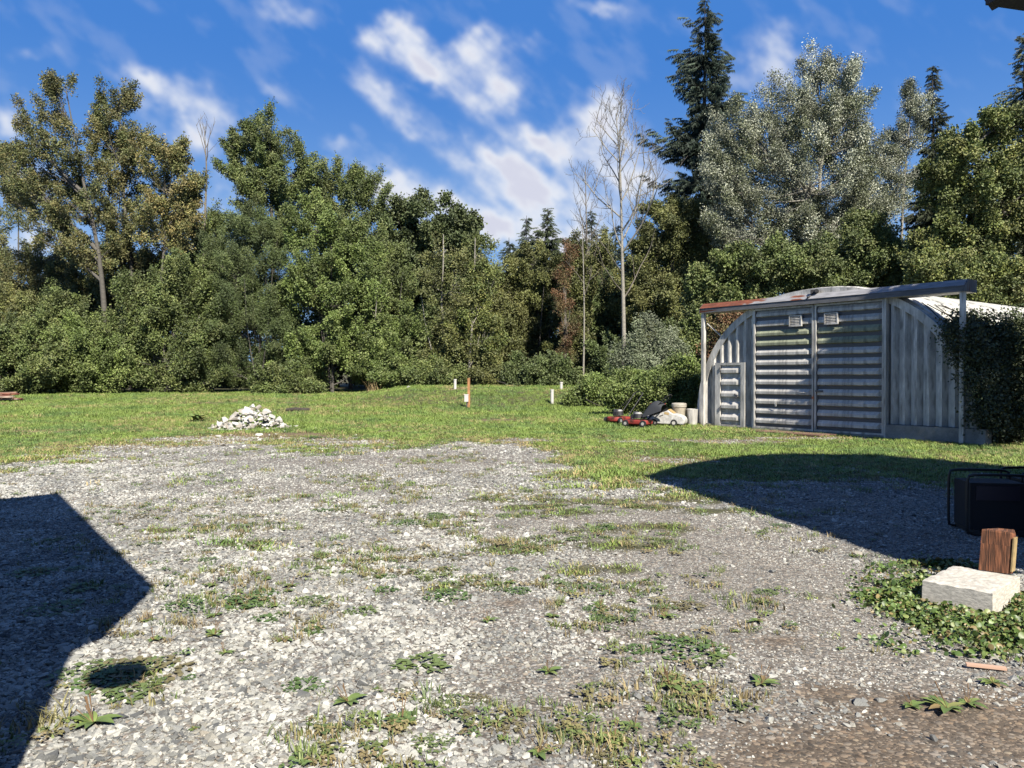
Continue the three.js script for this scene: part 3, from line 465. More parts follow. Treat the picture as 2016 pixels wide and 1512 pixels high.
// bushes along the foot of the wood
[[775, 735, 45, 34, 'bright', 'in front of the young poplar'], [850, 742, 52, 28, 'poplar', 'at the foot of the maple'], [955, 732, 46, 38, 'olive', 'behind the orange post'], [1030, 742, 42, 30, 'dark', 'on the far side of the mound'], [560, 752, 55, 26, 'poplar', 'behind the white rubble'], [1090, 738, 34, 30, 'dark', 'at the foot of the red leaved snag'], [1195, 715, 44, 48, 'dark', 'at the foot of the white bare trunk']].forEach(([x, y, rx, ry, pal, where], i) =>
  broadleaf({ name: 'leafy_shrub', label: `low green bush ${where}`, category: 'shrub', d: 46.5 - (i % 2), trunk: [[x, 778], [x, y]], r0: .04, seed: 60 + i, n: 52, per: 60, pal, up: .6, size: .38, stems: 4, lobes: [[x, y, rx, ry], [x + 8, y + ry * .6, rx * 1.1, ry * .6]] }));
// trees that stand beside the shed, out of frame, and throw the broken shade on it
broadleaf({ name: 'shade_tree', label: 'leafy tree next to the shed that dapples its corrugated end wall', d: 13.7, trunk: [[2560, 930], [2500, 500], [2400, -60]], r0: .14, seed: 71, n: 58, per: 32, pal: 'poplar', up: .5, size: .5, scale: 1, lobes: [[2395, 150, 45, 170], [2395, 380, 45, 110], [2385, -100, 45, 130], [2320, 100, 26, 220], [2470, 250, 50, 180]] });
broadleaf({ name: 'shade_tree', label: 'leafy tree standing behind the first shade tree by the shed', d: 14, trunk: [[2860, 920], [2860, 200]], r0: .18, seed: 72, n: 110, per: 50, pal: 'poplar', up: .5, size: .65, lobes: [[2840, 220, 230, 220], [2760, 420, 180, 140]] });
console.log('sprigs', sprigTotal);

// ---------------------------------------------------------------- rounded metal shed
const galvMap = dataTexture(512, 512, (u, v) => { const n = 206 + 95 * (fbm(u * 22, v * 11, 5) - .5) - 38 * smooth(.56, .74, fbm(u * 70 + 3, v * 9 + 8, 4)) + 40 * (fbm(u * 130, v * 30 + 4, 3) - .5) + 14 * (hash2(u * 512 | 0, v * 512 | 0) - .5); return [n, n * 1.005, n * 1.015]; });
const galvRough = dataTexture(256, 256, (u, v) => { const n = 150 + 90 * (fbm(u * 12 + 5, v * 12, 4) - .5); return [n, n, n]; }, false);
const galv = mat([.92, .88, .80], .75, .1, { map: galvMap, roughnessMap: galvRough });
const galvDull = galv;
const galvGreen = mat([.50, .53, .36], .85, .05, { map: galvMap });
const rustMap = (amount, seed) => dataTexture(512, 64, (u, v) => {
  const a = amount(u) , n = fbm(u * 18 + seed, v * 3, 5), m = smooth(.0, .18, n - 1 + a), g = 175 + 60 * (fbm(u * 40, v * 4 + seed, 4) - .5), k = .8 + .5 * (fbm(u * 60, v * 9, 3) - .3);
  return [lerp(g, 160 * k, m), lerp(g, 92 * k, m), lerp(g * 1.02, 66 * k, m)];
});
const roofPaint = mat([.80, .80, .78], .7, .05, { map: dataTexture(512, 512, (u, v) => { const n = 214 + 60 * (fbm(u * 6, v * 22, 5) - .5) - 70 * smooth(.58, .75, fbm(u * 14 + 4, v * 14, 4)); return [n, n * .995, n * .97]; }) });
const concrete = mat([.40, .39, .36], .95, 0, { map: speck }), darkSteel = mat([.13, .13, .14], .6, .5), black = mat([.02, .02, .022], .6), ivyMat = leafLook;
const shed = thing('metal_shed', 'rounded corrugated metal shed with double doors and flat canopy', 'shed', [8.48, 0, -21.4], -Math.atan2(.805, .594));
const AR = 4.2, BR = 4.02, PR = 2.3, DEEP = 17;
const archY = (s) => BR * Math.pow(Math.max(0, 1 - Math.pow(Math.abs(s) / AR, PR)), 1 / PR);
const archPt = (a) => { const c = Math.cos(a), s = Math.sin(a); return [AR * Math.sign(c) * Math.pow(Math.abs(c), 2 / PR), BR * Math.pow(Math.max(0, s), 2 / PR)]; };
function uvBox(g, k = .22) { g = g.index ? g.toNonIndexed() : g; g.computeVertexNormals(); const p = g.attributes.position, n = g.attributes.normal, uv = []; for (let i = 0; i < p.count; i++) { const ax = Math.abs(n.getX(i)), ay = Math.abs(n.getY(i)), az = Math.abs(n.getZ(i)); if (ay > ax && ay > az) uv.push(p.getX(i) * k, p.getZ(i) * k); else if (ax > az) uv.push(p.getZ(i) * k, p.getY(i) * k); else uv.push(p.getX(i) * k, p.getY(i) * k); } g.setAttribute('uv', new THREE.Float32BufferAttribute(uv, 2)); return g; }
// upright ribbed sheet between s0 and s1, its foot at yb and its head cut to the arch
function ribbedWall(s0, s1, yb) {
  const sh = new Shell(), xs = [], pitch = .3;
  for (let k = Math.floor(s0 / pitch); k * pitch < s1 + pitch; k++) for (const [f, z] of [[0, .12], [.20, .12], [.54, 0], [.84, 0]]) xs.push([(k + f) * pitch, z]);
  xs.push([s0, null], [s1, null]); xs.sort((a, b) => a[0] - b[0]);
  const pr = xs.filter(([x]) => x >= s0 - 1e-6 && x <= s1 + 1e-6); pr.forEach((p, i) => { if (p[1] === null) p[1] = (pr[i - 1] ?? pr[i + 1])[1] ?? 0; });
  let last = null;
  for (const [x, z] of pr) { const y = Math.max(yb + .01, archY(x) - .03), a = sh.vert(x, yb, z - .12), b = sh.vert(x, y, z - .12); if (last) sh.quad(last[0], a, b, last[1]); last = [a, b]; }
  return uvBox(sh.build(true));
}
part('corrugated_wall', ribbedWall(-4.17, -1.99, 0), galv, shed);
part('corrugated_wall', ribbedWall(1.99, 4.17, .36), galv, shed);
part('corrugated_wall', ribbedWall(-1.98, 1.98, 3.3), galv, shed);
{ // footing, arch flange, roof panels
  part('footing', uvBox(box(2.35, .36, .34, 3.22, .17, -.02)), concrete, shed); part('footing', uvBox(box(2.25, .14, .2, -3.1, .03, -.08)), concrete, shed);
  const fl = new Shell(); let last = null;
  for (let i = 0; i <= 48; i++) { const a = Math.PI * i / 48, [x, y] = archPt(a), k = .955, p = [fl.vert(x * k, y * k, .012), fl.vert(x * 1.004, y * 1.004, .012), fl.vert(x * 1.004, y * 1.004, -.08), fl.vert(x * k, y * k, -.08)]; if (last) for (let j = 0; j < 4; j++) fl.quad(last[j], last[(j + 1) % 4], p[(j + 1) % 4], p[j]); last = p; }
  part('arch_flange', uvBox(fl.build(true)), galv, shed);
  const rf = new THREE.Group(); rf.name = 'roof'; shed.add(rf);
  const L = .74, n = Math.round(DEEP / L);
  for (let k = 0; k < n; k++) {
    const s = new Shell(); let prev = null; const zs = [0, .12, .17, .30, .35, .48, .53, .66, .75].map((z, i) => [z, [0, 0, .035, .035, 0, 0, .035, .035, 0][i]]);
    for (let i = 0; i <= 30; i++) { const a = Math.PI * i / 30, [x, y] = archPt(a), row = zs.map(([z, h]) => s.vert(x * (1.006 + h / 4), y * (1.006 + h / 4), -.06 - k * L - z)); if (prev) for (let j = 0; j < row.length - 1; j++) s.quad(prev[j], row[j], row[j + 1], prev[j + 1]); prev = row; }
    part('roof_panel', uvBox(s.build(true), .3), k < 1 ? galv : roofPaint, rf);
  }
  part('back_wall', (() => { const s = new THREE.Shape(); s.moveTo(-AR, 0); for (let i = 40; i >= 0; i--) s.lineTo(...archPt(Math.PI * i / 40)); s.lineTo(AR, 0); return uvBox(new THREE.ExtrudeGeometry(s, { depth: .05, bevelEnabled: false }).translate(0, 0, -DEEP - .1)); })(), galvDull, shed);
  part('vent_pipe', new THREE.CylinderGeometry(.07, .07, .5, 12).translate(2.0, 3.75, -2.2), roofPaint, shed);
}
// a pressed rib panel: w wide, one pitch high, its rib tapering off near the right end
function ribPanel(w, h, dep = .065) {
  const s = new Shell(), xs = [0, .02, .03, w - .14, w - .03, w], on = [0, 0, 1, 1, 0, 0], ys = [[0, 0], [.30, 0], [.38, 1], [.64, 1], [.97, 0], [1, 0]];   // lower slope, proud flat, long upper slope
  const gr = ys.map(([y, z]) => xs.map((x, i) => s.vert(x, y * h, z * on[i] * dep)));
  for (let j = 0; j < ys.length - 1; j++) for (let i = 0; i < xs.length - 1; i++) s.quad(gr[j][i], gr[j][i + 1], gr[j + 1][i + 1], gr[j + 1][i]);
  return uvBox(s.build(true), .22);
}
const PROUD = .09;
function leafDoor(x0, w, ventAt) {
  const dr = new THREE.Group(); dr.name = 'door'; dr.position.set(x0, .06, PROUD); shed.add(dr);
  const H = 3.52, n = 12, ph = (H - .1) / n, pg = ribPanel(w - .11, ph - .004);
  part('frame', mergeGeometries([box(.05, H, .07, .025, H / 2), box(.05, H, .07, w - .025, H / 2), box(w - .1, .05, .06, w / 2, .025), box(w - .1, .05, .06, w / 2, H - .025)].map((g) => uvBox(g))), galvDull, dr);
  part('backing', uvBox(box(w - .1, H - .1, .015, w / 2, H / 2, -.045)), darkSteel, dr);
  for (let k = 0; k < n; k++) part('rib_panel', pg, k === 8 || k === 9 ? galvGreen : galv, dr, [.055, .05 + k * ph, -.04]);
  const v = new THREE.Group(); v.name = 'louvre_vent'; v.position.set(ventAt, H - .42, .05); dr.add(v);
  part('vent_frame', mergeGeometries([box(.40, .03, .05, 0, .145), box(.40, .03, .05, 0, -.145), box(.03, .26, .05, -.185), box(.03, .26, .05, .185), box(.34, .26, .006, 0, 0, -.02)].map((g) => uvBox(g))), galv, v);
  for (let k = 0; k < 6; k++) part('slat', uvBox(box(.335, .036, .008)), galv, v, [0, -.108 + k * .043, .004], [-.75, 0, 0]);
  return dr;
}
const dl = leafDoor(-1.98, 1.97, 1.42), dr2 = leafDoor(.02, 1.96, .51);
part('handle', mergeGeometries([new THREE.TubeGeometry(new THREE.CatmullRomCurve3([V(0, 0, 0), V(.03, 0, .06), V(.16, .015, .06), V(.2, .01, 0)]), 10, .012, 6)]), galv, dl, [1.55, 1.06, .05]);
part('patch', uvBox(box(.05, .14, .012)), roofPaint, dl, [.78, .72, .055], [0, 0, .2]);
part('bolt', uvBox(box(.22, .05, .03)), darkSteel, dr2, [.16, 1.12, .05]);
part('padlock', mergeGeometries([box(.05, .055, .025), new THREE.TorusGeometry(.02, .006, 6, 10).translate(0, .035, 0)].map((g) => uvBox(g))), mat([.35, .12, .05], .6, .4), dl, [1.965, .93, .055]);
part('jamb', uvBox(box(.04, 3.6, PROUD + .10, -2.01, 1.8, PROUD / 2 - .03)), galvDull, shed); part('jamb', uvBox(box(.05, 3.6, PROUD + .13, 2.02, 1.8, PROUD / 2 - .01)), galvDull, shed);
part('door_head', uvBox(box(4.0, .10, .16, 0, 3.655, PROUD - .03)), galvDull, shed);
part('threshold', uvBox(box(4.0, .10, .3, 0, .0, PROUD - .1)), concrete, shed);
{ // small entrance door
  const d = new THREE.Group(); d.name = 'small_door'; d.position.set(-3.45, .03, .03); shed.add(d);
  const W = 1.12, H = 1.98;
  part('frame', mergeGeometries([box(.20, H, .07, .10, H / 2), box(.15, H, .07, W - .075, H / 2), box(W - .35, .08, .065, (.2 + W - .15) / 2, H - .04), box(W - .35, .06, .065, (.2 + W - .15) / 2, .03)].map((g) => uvBox(g))), galv, d);
  const pg = ribPanel(W - .37, .362, .09); for (let k = 0; k < 5; k++) part('rib_panel', pg, galv, d, [.21, .065 + k * .366, -.05]);
  part('backing', uvBox(box(W - .3, H - .1, .01, W / 2 + .02, H / 2, -.06)), galvDull, d);
  for (const y of [.55, 1.78]) part('hinge', new THREE.CylinderGeometry(.02, .02, .12, 8), darkSteel, d, [.205, y, .05]);
  part('handle', mergeGeometries([box(.10, .05, .03, 0, 0, .02), box(.05, .13, .03, .06, -.02, .03)].map((g) => g.rotateZ(-.5))), darkSteel, d, [.80, .98, .04]);
}
{ // canopy on posts
  const c = new THREE.Group(); c.name = 'canopy'; shed.add(c); const x0 = -3.9, x1 = 3.96, zf = .25, yb = 3.59;
  const band = (xa, xb, ya, za, yc, zc, m) => { const s = new Shell(); s.quad(s.vert(xa, ya, za), s.vert(xb, ya, za), s.vert(xb, yc, zc), s.vert(xa, yc, zc)); const g = s.build(true); g.setAttribute('uv', new THREE.Float32BufferAttribute([0, 0, 1, 0, 1, 1, 0, 0, 1, 1, 0, 1], 2)); return g; };
  const fasciaMat = mat([.40, .41, .43], .85, .25, { map: rustMap((u) => .62 - u * 1.9, 3) });
  const slopeMat = mat([.72, .72, .72], .8, .15, { map: rustMap((u) => 1.0 - u * 2.4 + .5 * Math.exp(-(((u - .43) / .05) ** 2)) + .18, 11) });
  part('fascia', band(x0, x1, yb, zf, yb + .14, zf), fasciaMat, c); part('flashing', band(x0, x1, yb + .142, zf + .015, yb + .30, zf - .16), slopeMat, c);
  part('soffit', uvBox(box(x1 - x0, .02, .62, (x0 + x1) / 2, yb + .012, zf - .32)), galvDull, c);
  part('deck', uvBox(mergeGeometries([box(x1 - x0, .02, .52, (x0 + x1) / 2, yb + .29, zf - .42).toNonIndexed(), box(x1 - x0 - .02, .25, .02, (x0 + x1) / 2, yb + .15, zf - .62).toNonIndexed()])), galvDull, c);
  for (const x of [x0, x1]) part('end_plate', (() => { const s = new THREE.Shape([new THREE.Vector2(-.62, 0), new THREE.Vector2(0, 0), new THREE.Vector2(0, .14), new THREE.Vector2(-.17, .30), new THREE.Vector2(-.62, .30)]); return uvBox(new THREE.ExtrudeGeometry(s, { depth: .02, bevelEnabled: false }).rotateY(-Math.PI / 2).translate(x + (x > 0 ? .022 : -.002), yb, zf)); })(), fasciaMat, c);
  for (const x of [-3.83, 3.89]) part('post', uvBox(mergeGeometries([box(.10, yb, .012, x, yb / 2, zf - .05), box(.012, yb, .10, x - .045, yb / 2, zf - .105), box(.012, yb, .10, x + .045, yb / 2, zf - .105)].map((g) => g.toNonIndexed()))), galv, c);
  const br = new Shell(); br.tube([V(-3.68, 3.25, zf - .1), V(-3.2, 2.78, -.02)], [.025, .025], 4); part('brace', br.build(true), galv, c);
}
{ // flood lamp on the canopy
  const o = thing('flood_lamp', 'small black flood lamp clamped on the shed canopy', 'lamp', shed.localToWorld(V(0, 0, 0)).toArray());
  shed.updateMatrixWorld(true); o.position.copy(shed.localToWorld(V(-.05, 3.83, .10))); o.rotation.y = shed.rotation.y + .5;
  part('housing', mergeGeometries([box(.17, .10, .12, .03, .11, .03), new THREE.CylinderGeometry(.05, .065, .12, 12).rotateX(Math.PI / 2).translate(.10, .12, .09)].map((g) => uvBox(g))), black, o);
  const s = new Shell(); s.tube([V(0, -.01, 0), V(0, .09, 0)], [.02, .02], 6); s.tube([V(-.02, .02, .02), V(-.13, -.06, .12)], [.022, .03], 6); part('bracket_and_shadow', s.build(), black, o);  // upright tube holds the lamp, slanted black tube stands for its shadow strip
}
{ // rust brown boards in front of the doors
  const o = thing('threshold_board', 'weathered reddish board lying before the big shed doors', 'board'); o.position.copy(shed.localToWorld(V(-.35, .012, .86))); o.rotation.y = shed.rotation.y + .05;
  const m = mat([.26, .15, .10], .95, 0, { map: speck }); for (let k = 0; k < 3; k++) part('plank', uvBox(box(2.5 - k * .3, .035, .24)), m, o, [k * .1, .02 + k * .002, k * .25 - .25], [0, (k - 1) * .02, 0]);
}
// vines over the sunless side of the shed
{
  const r = rng(90), gs = gaussOf(r), list = [], stems = new Shell();
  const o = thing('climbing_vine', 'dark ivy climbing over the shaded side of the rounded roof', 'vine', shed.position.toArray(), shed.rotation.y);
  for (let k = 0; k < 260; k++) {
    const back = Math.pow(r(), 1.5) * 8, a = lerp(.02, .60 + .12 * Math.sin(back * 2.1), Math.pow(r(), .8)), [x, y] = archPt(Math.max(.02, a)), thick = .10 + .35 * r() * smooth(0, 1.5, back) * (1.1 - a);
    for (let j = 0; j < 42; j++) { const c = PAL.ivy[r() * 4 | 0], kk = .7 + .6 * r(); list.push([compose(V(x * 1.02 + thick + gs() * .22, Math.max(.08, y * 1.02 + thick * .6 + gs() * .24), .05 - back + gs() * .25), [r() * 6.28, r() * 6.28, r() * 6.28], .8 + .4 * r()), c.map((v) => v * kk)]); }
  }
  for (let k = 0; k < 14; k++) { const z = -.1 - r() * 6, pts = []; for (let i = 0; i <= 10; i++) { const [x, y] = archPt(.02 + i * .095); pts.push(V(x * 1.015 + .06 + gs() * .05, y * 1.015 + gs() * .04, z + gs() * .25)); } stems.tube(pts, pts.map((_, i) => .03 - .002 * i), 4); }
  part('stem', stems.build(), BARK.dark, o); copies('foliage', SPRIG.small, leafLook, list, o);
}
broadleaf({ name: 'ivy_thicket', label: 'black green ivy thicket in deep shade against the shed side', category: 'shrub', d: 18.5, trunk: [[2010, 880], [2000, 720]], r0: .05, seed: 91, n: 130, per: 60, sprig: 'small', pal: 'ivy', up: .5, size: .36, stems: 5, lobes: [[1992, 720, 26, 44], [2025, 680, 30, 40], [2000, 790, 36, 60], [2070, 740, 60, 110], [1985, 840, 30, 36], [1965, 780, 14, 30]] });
broadleaf({ name: 'climbing_vine', label: 'rusty leaved vine showing under the canopy end', category: 'vine', d: 26.2, trunk: [[1432, 835], [1430, 640]], r0: .04, seed: 92, n: 34, per: 40, sprig: 'small', pal: 'rust', up: .5, size: .3, lobes: [[1436, 650, 26, 26], [1418, 690, 16, 40], [1455, 630, 16, 14]] });

// ---------------------------------------------------------------- buildings out of frame that throw the two big shadows
{
  const e = V(.968, 0, -.25), ax = V(.25, 0, .968), turn = Math.atan2(.25, .968);
  const o = thing('arched_barn', 'tall barn with arched dark roof whose eave corner overhangs the yard', 'barn', [4.16, 0, -6.76], turn);     // local x across the end wall, +z back along the barn
  const prof = [[0, 4.98], [.4, 5.32], [.9, 5.75], [1.67, 6.33], [2.5, 6.82], [3.38, 7.17], [4.2, 7.38], [5.0, 7.42], [5.7, 7.1], [6.2, 6.55], [6.5, 5.9], [6.65, 4.85]];
  const roofM = mat([.06, .06, .065], .85, 0, { map: speck }), wallM = mat([.17, .13, .10], .9, 0, { map: speck }), fm = mat([.045, .045, .05], .8);
  const LEN = 5.95; for (let i = 0; i < prof.length - 1; i++) { const [a, b] = [prof[i], prof[i + 1]], dx = b[0] - a[0], dy = b[1] - a[1], l = Math.hypot(dx, dy); part('roof_panel', uvBox(box(l + .02, .10, LEN, 0, 0, LEN / 2)), roofM, o, [(a[0] + b[0]) / 2, (a[1] + b[1]) / 2 - .02, 0], [0, 0, Math.atan2(dy, dx)]); }
  part('fascia', uvBox(box(.05, .22, LEN - .02, .0, 4.95, LEN / 2)), fm, o); part('soffit', uvBox(box(.6, .03, LEN, .32, 4.86, LEN / 2)), fm, o);
  const s = new THREE.Shape(); s.moveTo(.62, -.1); s.lineTo(.62, 5.2); for (const [x, y] of prof.slice(2, -1)) s.lineTo(x, y - .15); s.lineTo(6.5, -.1); part('wall', uvBox(new THREE.ExtrudeGeometry(s, { depth: LEN - .8, bevelEnabled: false }).translate(0, 0, .35)), wallM, o);
  const rake = new THREE.Shape(); prof.forEach(([x, y], i) => (i ? rake.lineTo(x, y) : rake.moveTo(x, y - .02))); for (let i = prof.length - 1; i >= 0; i--) rake.lineTo(prof[i][0] + (i < 7 ? .12 : -.12), Math.max(4.84, prof[i][1] - .24)); part('rake_board', uvBox(new THREE.ExtrudeGeometry(rake, { depth: .05, bevelEnabled: false }).translate(0, 0, -.06)), fm, o);
}
{
  const o = thing('porch_house', 'house porch with sloping roof that shades the gravel beside the clover mat', 'house', [-1.25, 0, -1.37]), W = (x, y, z) => V(x + 1.25, y, z + 1.37);
  const top = [W(-4.03, 5, -5.17), W(-1.25, 3.5, -2.17), W(-1.11, 3.4, -1.27), W(-1.2, 3.4, -.95), W(-1.6, 3.7, 2.5), W(-8, 5.6, 3), W(-7.2, 5.3, -2.2)];
  const s = new Shell(), a = top.map((p) => s.vert(p.x, p.y, p.z)), b = top.map((p) => s.vert(p.x, p.y - .16, p.z)), c = s.vert(-3.2, 4.5, -.2), c2 = s.vert(-3.2, 4.3, -.2);
  for (let i = 0; i < top.length; i++) { const j = (i + 1) % top.length; s.i.push(a[i], a[j], c, b[i], b[j], c2); s.quad(a[i], a[j], b[j], b[i]); }
  part('roof', uvBox(s.build(true)), mat([.07, .07, .075], .9, 0, { map: speck }), o);
  const wm = mat([.35, .34, .32], .9, 0, { map: speck }); part('wall', uvBox(mergeGeometries([box(.14, 3.3, 3.8, -.10, 1.6, 1.95).toNonIndexed(), box(5.5, 3.3, .14, -2.8, 1.6, .07).toNonIndexed()])), wm, o);
}
{
  const o = thing('added_basket', 'unseen round planter added at the porch roof corner to cast an oval shadow', 'planter', [-.88, 2.88, -1.07]), s = new Shell();  // unseen planter, added to cast the small oval shadow on the gravel
  part('bowl', new THREE.SphereGeometry(.15, 16, 8, 0, 6.2832, 1.571, 1.571).scale(1, .8, 1), mat([.10, .07, .05], .9), o);
  part('moss', new THREE.SphereGeometry(.145, 14, 8).scale(1, .35, 1), mat([.05, .08, .03], .95), o);
  for (let k = 0; k < 3; k++) s.tube([V(Math.cos(k * 2.09) * .14, .02, Math.sin(k * 2.09) * .14), V(-.24, .5, -.18)], [.004, .004], 4); part('chain', s.build(), black, o);
}

// ---------------------------------------------------------------- things in the yard
const tubeOf = (pts, rad, n = 8) => new THREE.TubeGeometry(new THREE.CatmullRomCurve3(pts), Math.max(12, pts.length * 6), rad, n);
const rubble = [mat([.60, .58, .54], .9, 0, { map: speck }), mat([.76, .75, .71], .9, 0, { map: speck }), mat([.46, .42, .36], .92, 0, { map: speck })];
{
  const c = ground(492, 842), o = thing('rubble_pile', 'heap of white broken concrete rubble on the grass', 'rubble', [c.x, c.y, c.z]), r = rng(55), gs = gaussOf(r);
  const top = [[-.02, .78, 0, .17], [.26, .74, 0, .16], [.0, .62, .12, .22], [-.18, .6, .0, .2], [-.42, .48, .1, .19], [.42, .56, .05, .18], [.2, .52, .2, .2], [-.62, .30, .15, .24], [-.75, .16, .2, .22], [.6, .42, .1, .17], [-.3, .34, .25, .2], [.05, .34, .32, .2], [.35, .34, .28, .18], [.8, .30, .1, .15], [-.1, .14, .45, .18], [.2, .12, .5, .17], [-.45, .12, .4, .18], [.5, .14, .38, .15]];
  const put = (x, y, z, s) => part('rock', stoneShapes[r() * 6 | 0], rubble[r() * 3 | 0], o, [x, y, z], [r() * .9, r() * 6.28, r() * .9]).scale.set(s, s * (.8 + .3 * r()), s);
  top.forEach(([x, y, z, s]) => put(x * 1.15 + gs() * .07, y * .88, z + gs() * .06, s * (.6 + .45 * r())));
  for (let k = 0; k < 230; k++) { const a = r() * 6.28, q = Math.sqrt(r()), x = Math.cos(a) * q * 1.25, z = Math.sin(a) * q * .95, y = Math.max(0, .62 * (1 - Math.hypot(x / 1.2, z / .9)) + gs() * .04), s = .035 + .11 * r() * r(); put(x + .02, y, z, s); }
  const sp = [[430, 862, .10], [510, 858, .13], [440, 878, .10], [455, 882, .08], [510, 868, .07], [540, 845, .08], [560, 850, .07], [665, 818, .13], [620, 845, .06], [805, 797, .16], [480, 880, .06], [530, 870, .05], [583, 841, .09], [700, 857, .05], [455, 858, .07], [545, 842, .1], [575, 838, .06], [1690, 1090, .05]];
  for (let k = 0; k < 60; k++) { const q = Math.pow(r(), 1.4); sp.push([500 + gs() * 75, 838 + 46 * q + gs() * 4, .025 + .06 * r() * r()]); }
  sp.forEach(([px, py, s], i) => { const g = ground(px, py), m = part(numbered('loose_rock'), stoneShapes[i % 6], rubble[i % 3], scene, [g.x, g.y + s * .3, g.z], [r() * .4, r() * 6, r() * .4]); m.scale.set(s, s * .8, s); info(m, 'single pale rock lying apart from the rubble heap', 'rock', 'loose rocks around the rubble heap'); });
}
{ const g = ground(586, 818), s = new Shell(); s.tube([V(-.45, .08, 0), V(-.1, .10, .02), V(.45, .07, -.04)], [.075, .09, .08], 9); const o = thing('log', 'short dark log beside the white rubble', 'log', [g.x, g.y, g.z], .15); part('bark', s.build(), BARK.dark, o); part('cut_end', new THREE.CircleGeometry(.079, 10).rotateY(Math.PI / 2), mat([.22, .17, .12], .9), o, [.452, .07, -.04]); }
{ // marker post with electric box
  const d = 33.5, x = (923 - 1008) / F * d, z = -d, o = thing('marker_post', 'orange brown wooden post with small white box in the lawn', 'post', [x, height(x, z), z]);
  part('post', uvBox(box(.11, 1.36, .11, 0, .62)), mat([.48, .24, .10], .85, 0, { map: speck }), o);
  const b = part('electric_box', uvBox(box(.17, .30, .14, -.10, .42, .09)), mat([.55, .55, .53], .5), o); part('box_lid', uvBox(box(.19, .03, .16, -.10, .58, .09)), mat([.6, .6, .58], .5), b);
  part('conduit', new THREE.CylinderGeometry(.025, .025, .32, 8).translate(-.08, .13, .10), darkSteel, o);
}
[[896, 767, 40.5, .47, 'beside the orange marker post'], [1087, 788, 35, .60, 'tallest on the grassy mound by the brambles'], [1105, 768, 39.5, .34, 'short one half hidden by the brambles']].forEach(([px, , d, h, w]) => {
  const x = (px - 1008) / F * d, o = thing('vent_pipe', `white plastic pipe standing in the grass, ${w}`, 'pipe', [x, height(x, -d), -d], 0, 'white pipes on the mound'), m = mat([.58, .57, .53], .5);
  part('pipe', new THREE.CylinderGeometry(.075, .075, h + .05, 16).translate(0, h / 2 - .02, 0), m, o); part('cap', new THREE.CylinderGeometry(.086, .086, .07, 16).translate(0, h + .02, 0), m, o);
});
{ // bins
  const g = ground(1337, 838), o = thing('trash_can', 'beige plastic trash can with rimmed top beside toy car', 'bin', [g.x, g.y, g.z]);
  part('body', new THREE.LatheGeometry([[0, 0], [.17, 0], [.175, .02], [.215, .58], [.22, .6]].map((p) => new THREE.Vector2(...p)), 28), mat([.44, .39, .30], .6, 0, { map: speck }), o);
  part('lid', new THREE.LatheGeometry([[.235, .58], [.24, .66], [.225, .70], [.15, .715], [0, .72]].map((p) => new THREE.Vector2(...p)), 28), mat([.50, .46, .38], .6, 0, { map: speck }), o);
  const g2 = ground(1363, 838.5), o2 = thing('metal_bin', 'open galvanised metal bin beside the beige trash can', 'bin', [g2.x, g2.y, g2.z]);
  part('body', new THREE.LatheGeometry([[0, .01], [.15, .01], [.155, 0], [.18, .5], [.19, .515], [.182, .525], [.172, .5], [.15, .04]].map((p) => new THREE.Vector2(...p)), 28), galv, o2);
}
{ // ride-on toy car, nose to the right
  const g = ground(1313, 839), o = thing('toy_car', 'white plastic ride on toy car with black wheels and tan windscreen', 'toy car', [g.x, g.y, g.z], -.42), white = mat([.72, .71, .68], .5, 0, { map: speck });
  const s = new THREE.Shape(); s.moveTo(-.55, .10); s.lineTo(-.46, .09); s.absarc(-.36, .10, .125, Math.PI, 0, true); s.lineTo(.10, .085); s.absarc(.27, .10, .125, Math.PI, 0, true); s.lineTo(.53, .08); s.quadraticCurveTo(.59, .10, .575, .20); s.quadraticCurveTo(.55, .30, .38, .34); s.lineTo(.22, .365); s.lineTo(.07, .47); s.lineTo(-.02, .44); s.quadraticCurveTo(-.2, .40, -.34, .46); s.quadraticCurveTo(-.47, .52, -.52, .50); s.quadraticCurveTo(-.58, .34, -.55, .10);
  part('body', new THREE.ExtrudeGeometry(s, { depth: .40, bevelEnabled: true, bevelThickness: .05, bevelSize: .035, bevelSegments: 4, curveSegments: 14 }).translate(0, 0, -.20), white, o);
  part('windscreen', uvBox(box(.21, .014, .40).rotateZ(-.62)), mat([.50, .36, .16], .4), o, [.17, .462, 0]);
  for (const z of [.256, -.256]) part('door_slot', uvBox(box(.12, .02, .008).rotateZ(.35)), black, o, [-.12, .33, z]);
  for (const [x, z] of [[-.36, .2], [.27, .2], [-.36, -.2], [.27, -.2]]) { const w = part('wheel', new THREE.CylinderGeometry(.105, .105, .10, 20).rotateX(Math.PI / 2), black, o, [x, .105, z]); part('hub', new THREE.CylinderGeometry(.055, .045, .108, 12).rotateX(Math.PI / 2), galv, w); }
  for (const z of [.254, -.254]) part('side_window', uvBox(box(.15, .07, .006)), mat([.46, .34, .17], .4), o, [.05, .40, z], [0, 0, -.25]);
  part('headlight', new THREE.SphereGeometry(.035, 10, 8).scale(.6, 1, 1), mat([.6, .6, .55], .25), o, [.575, .24, .16]); part('headlight', new THREE.SphereGeometry(.035, 10, 8).scale(.6, 1, 1), mat([.6, .6, .55], .25), o, [.575, .24, -.16]);
  const sw = new Shell(); sw.tube([V(.05, .40, .05), V(-.1, .58, .05)], [.012, .012], 6); part('steering_rod', sw.build(), black, o);
}
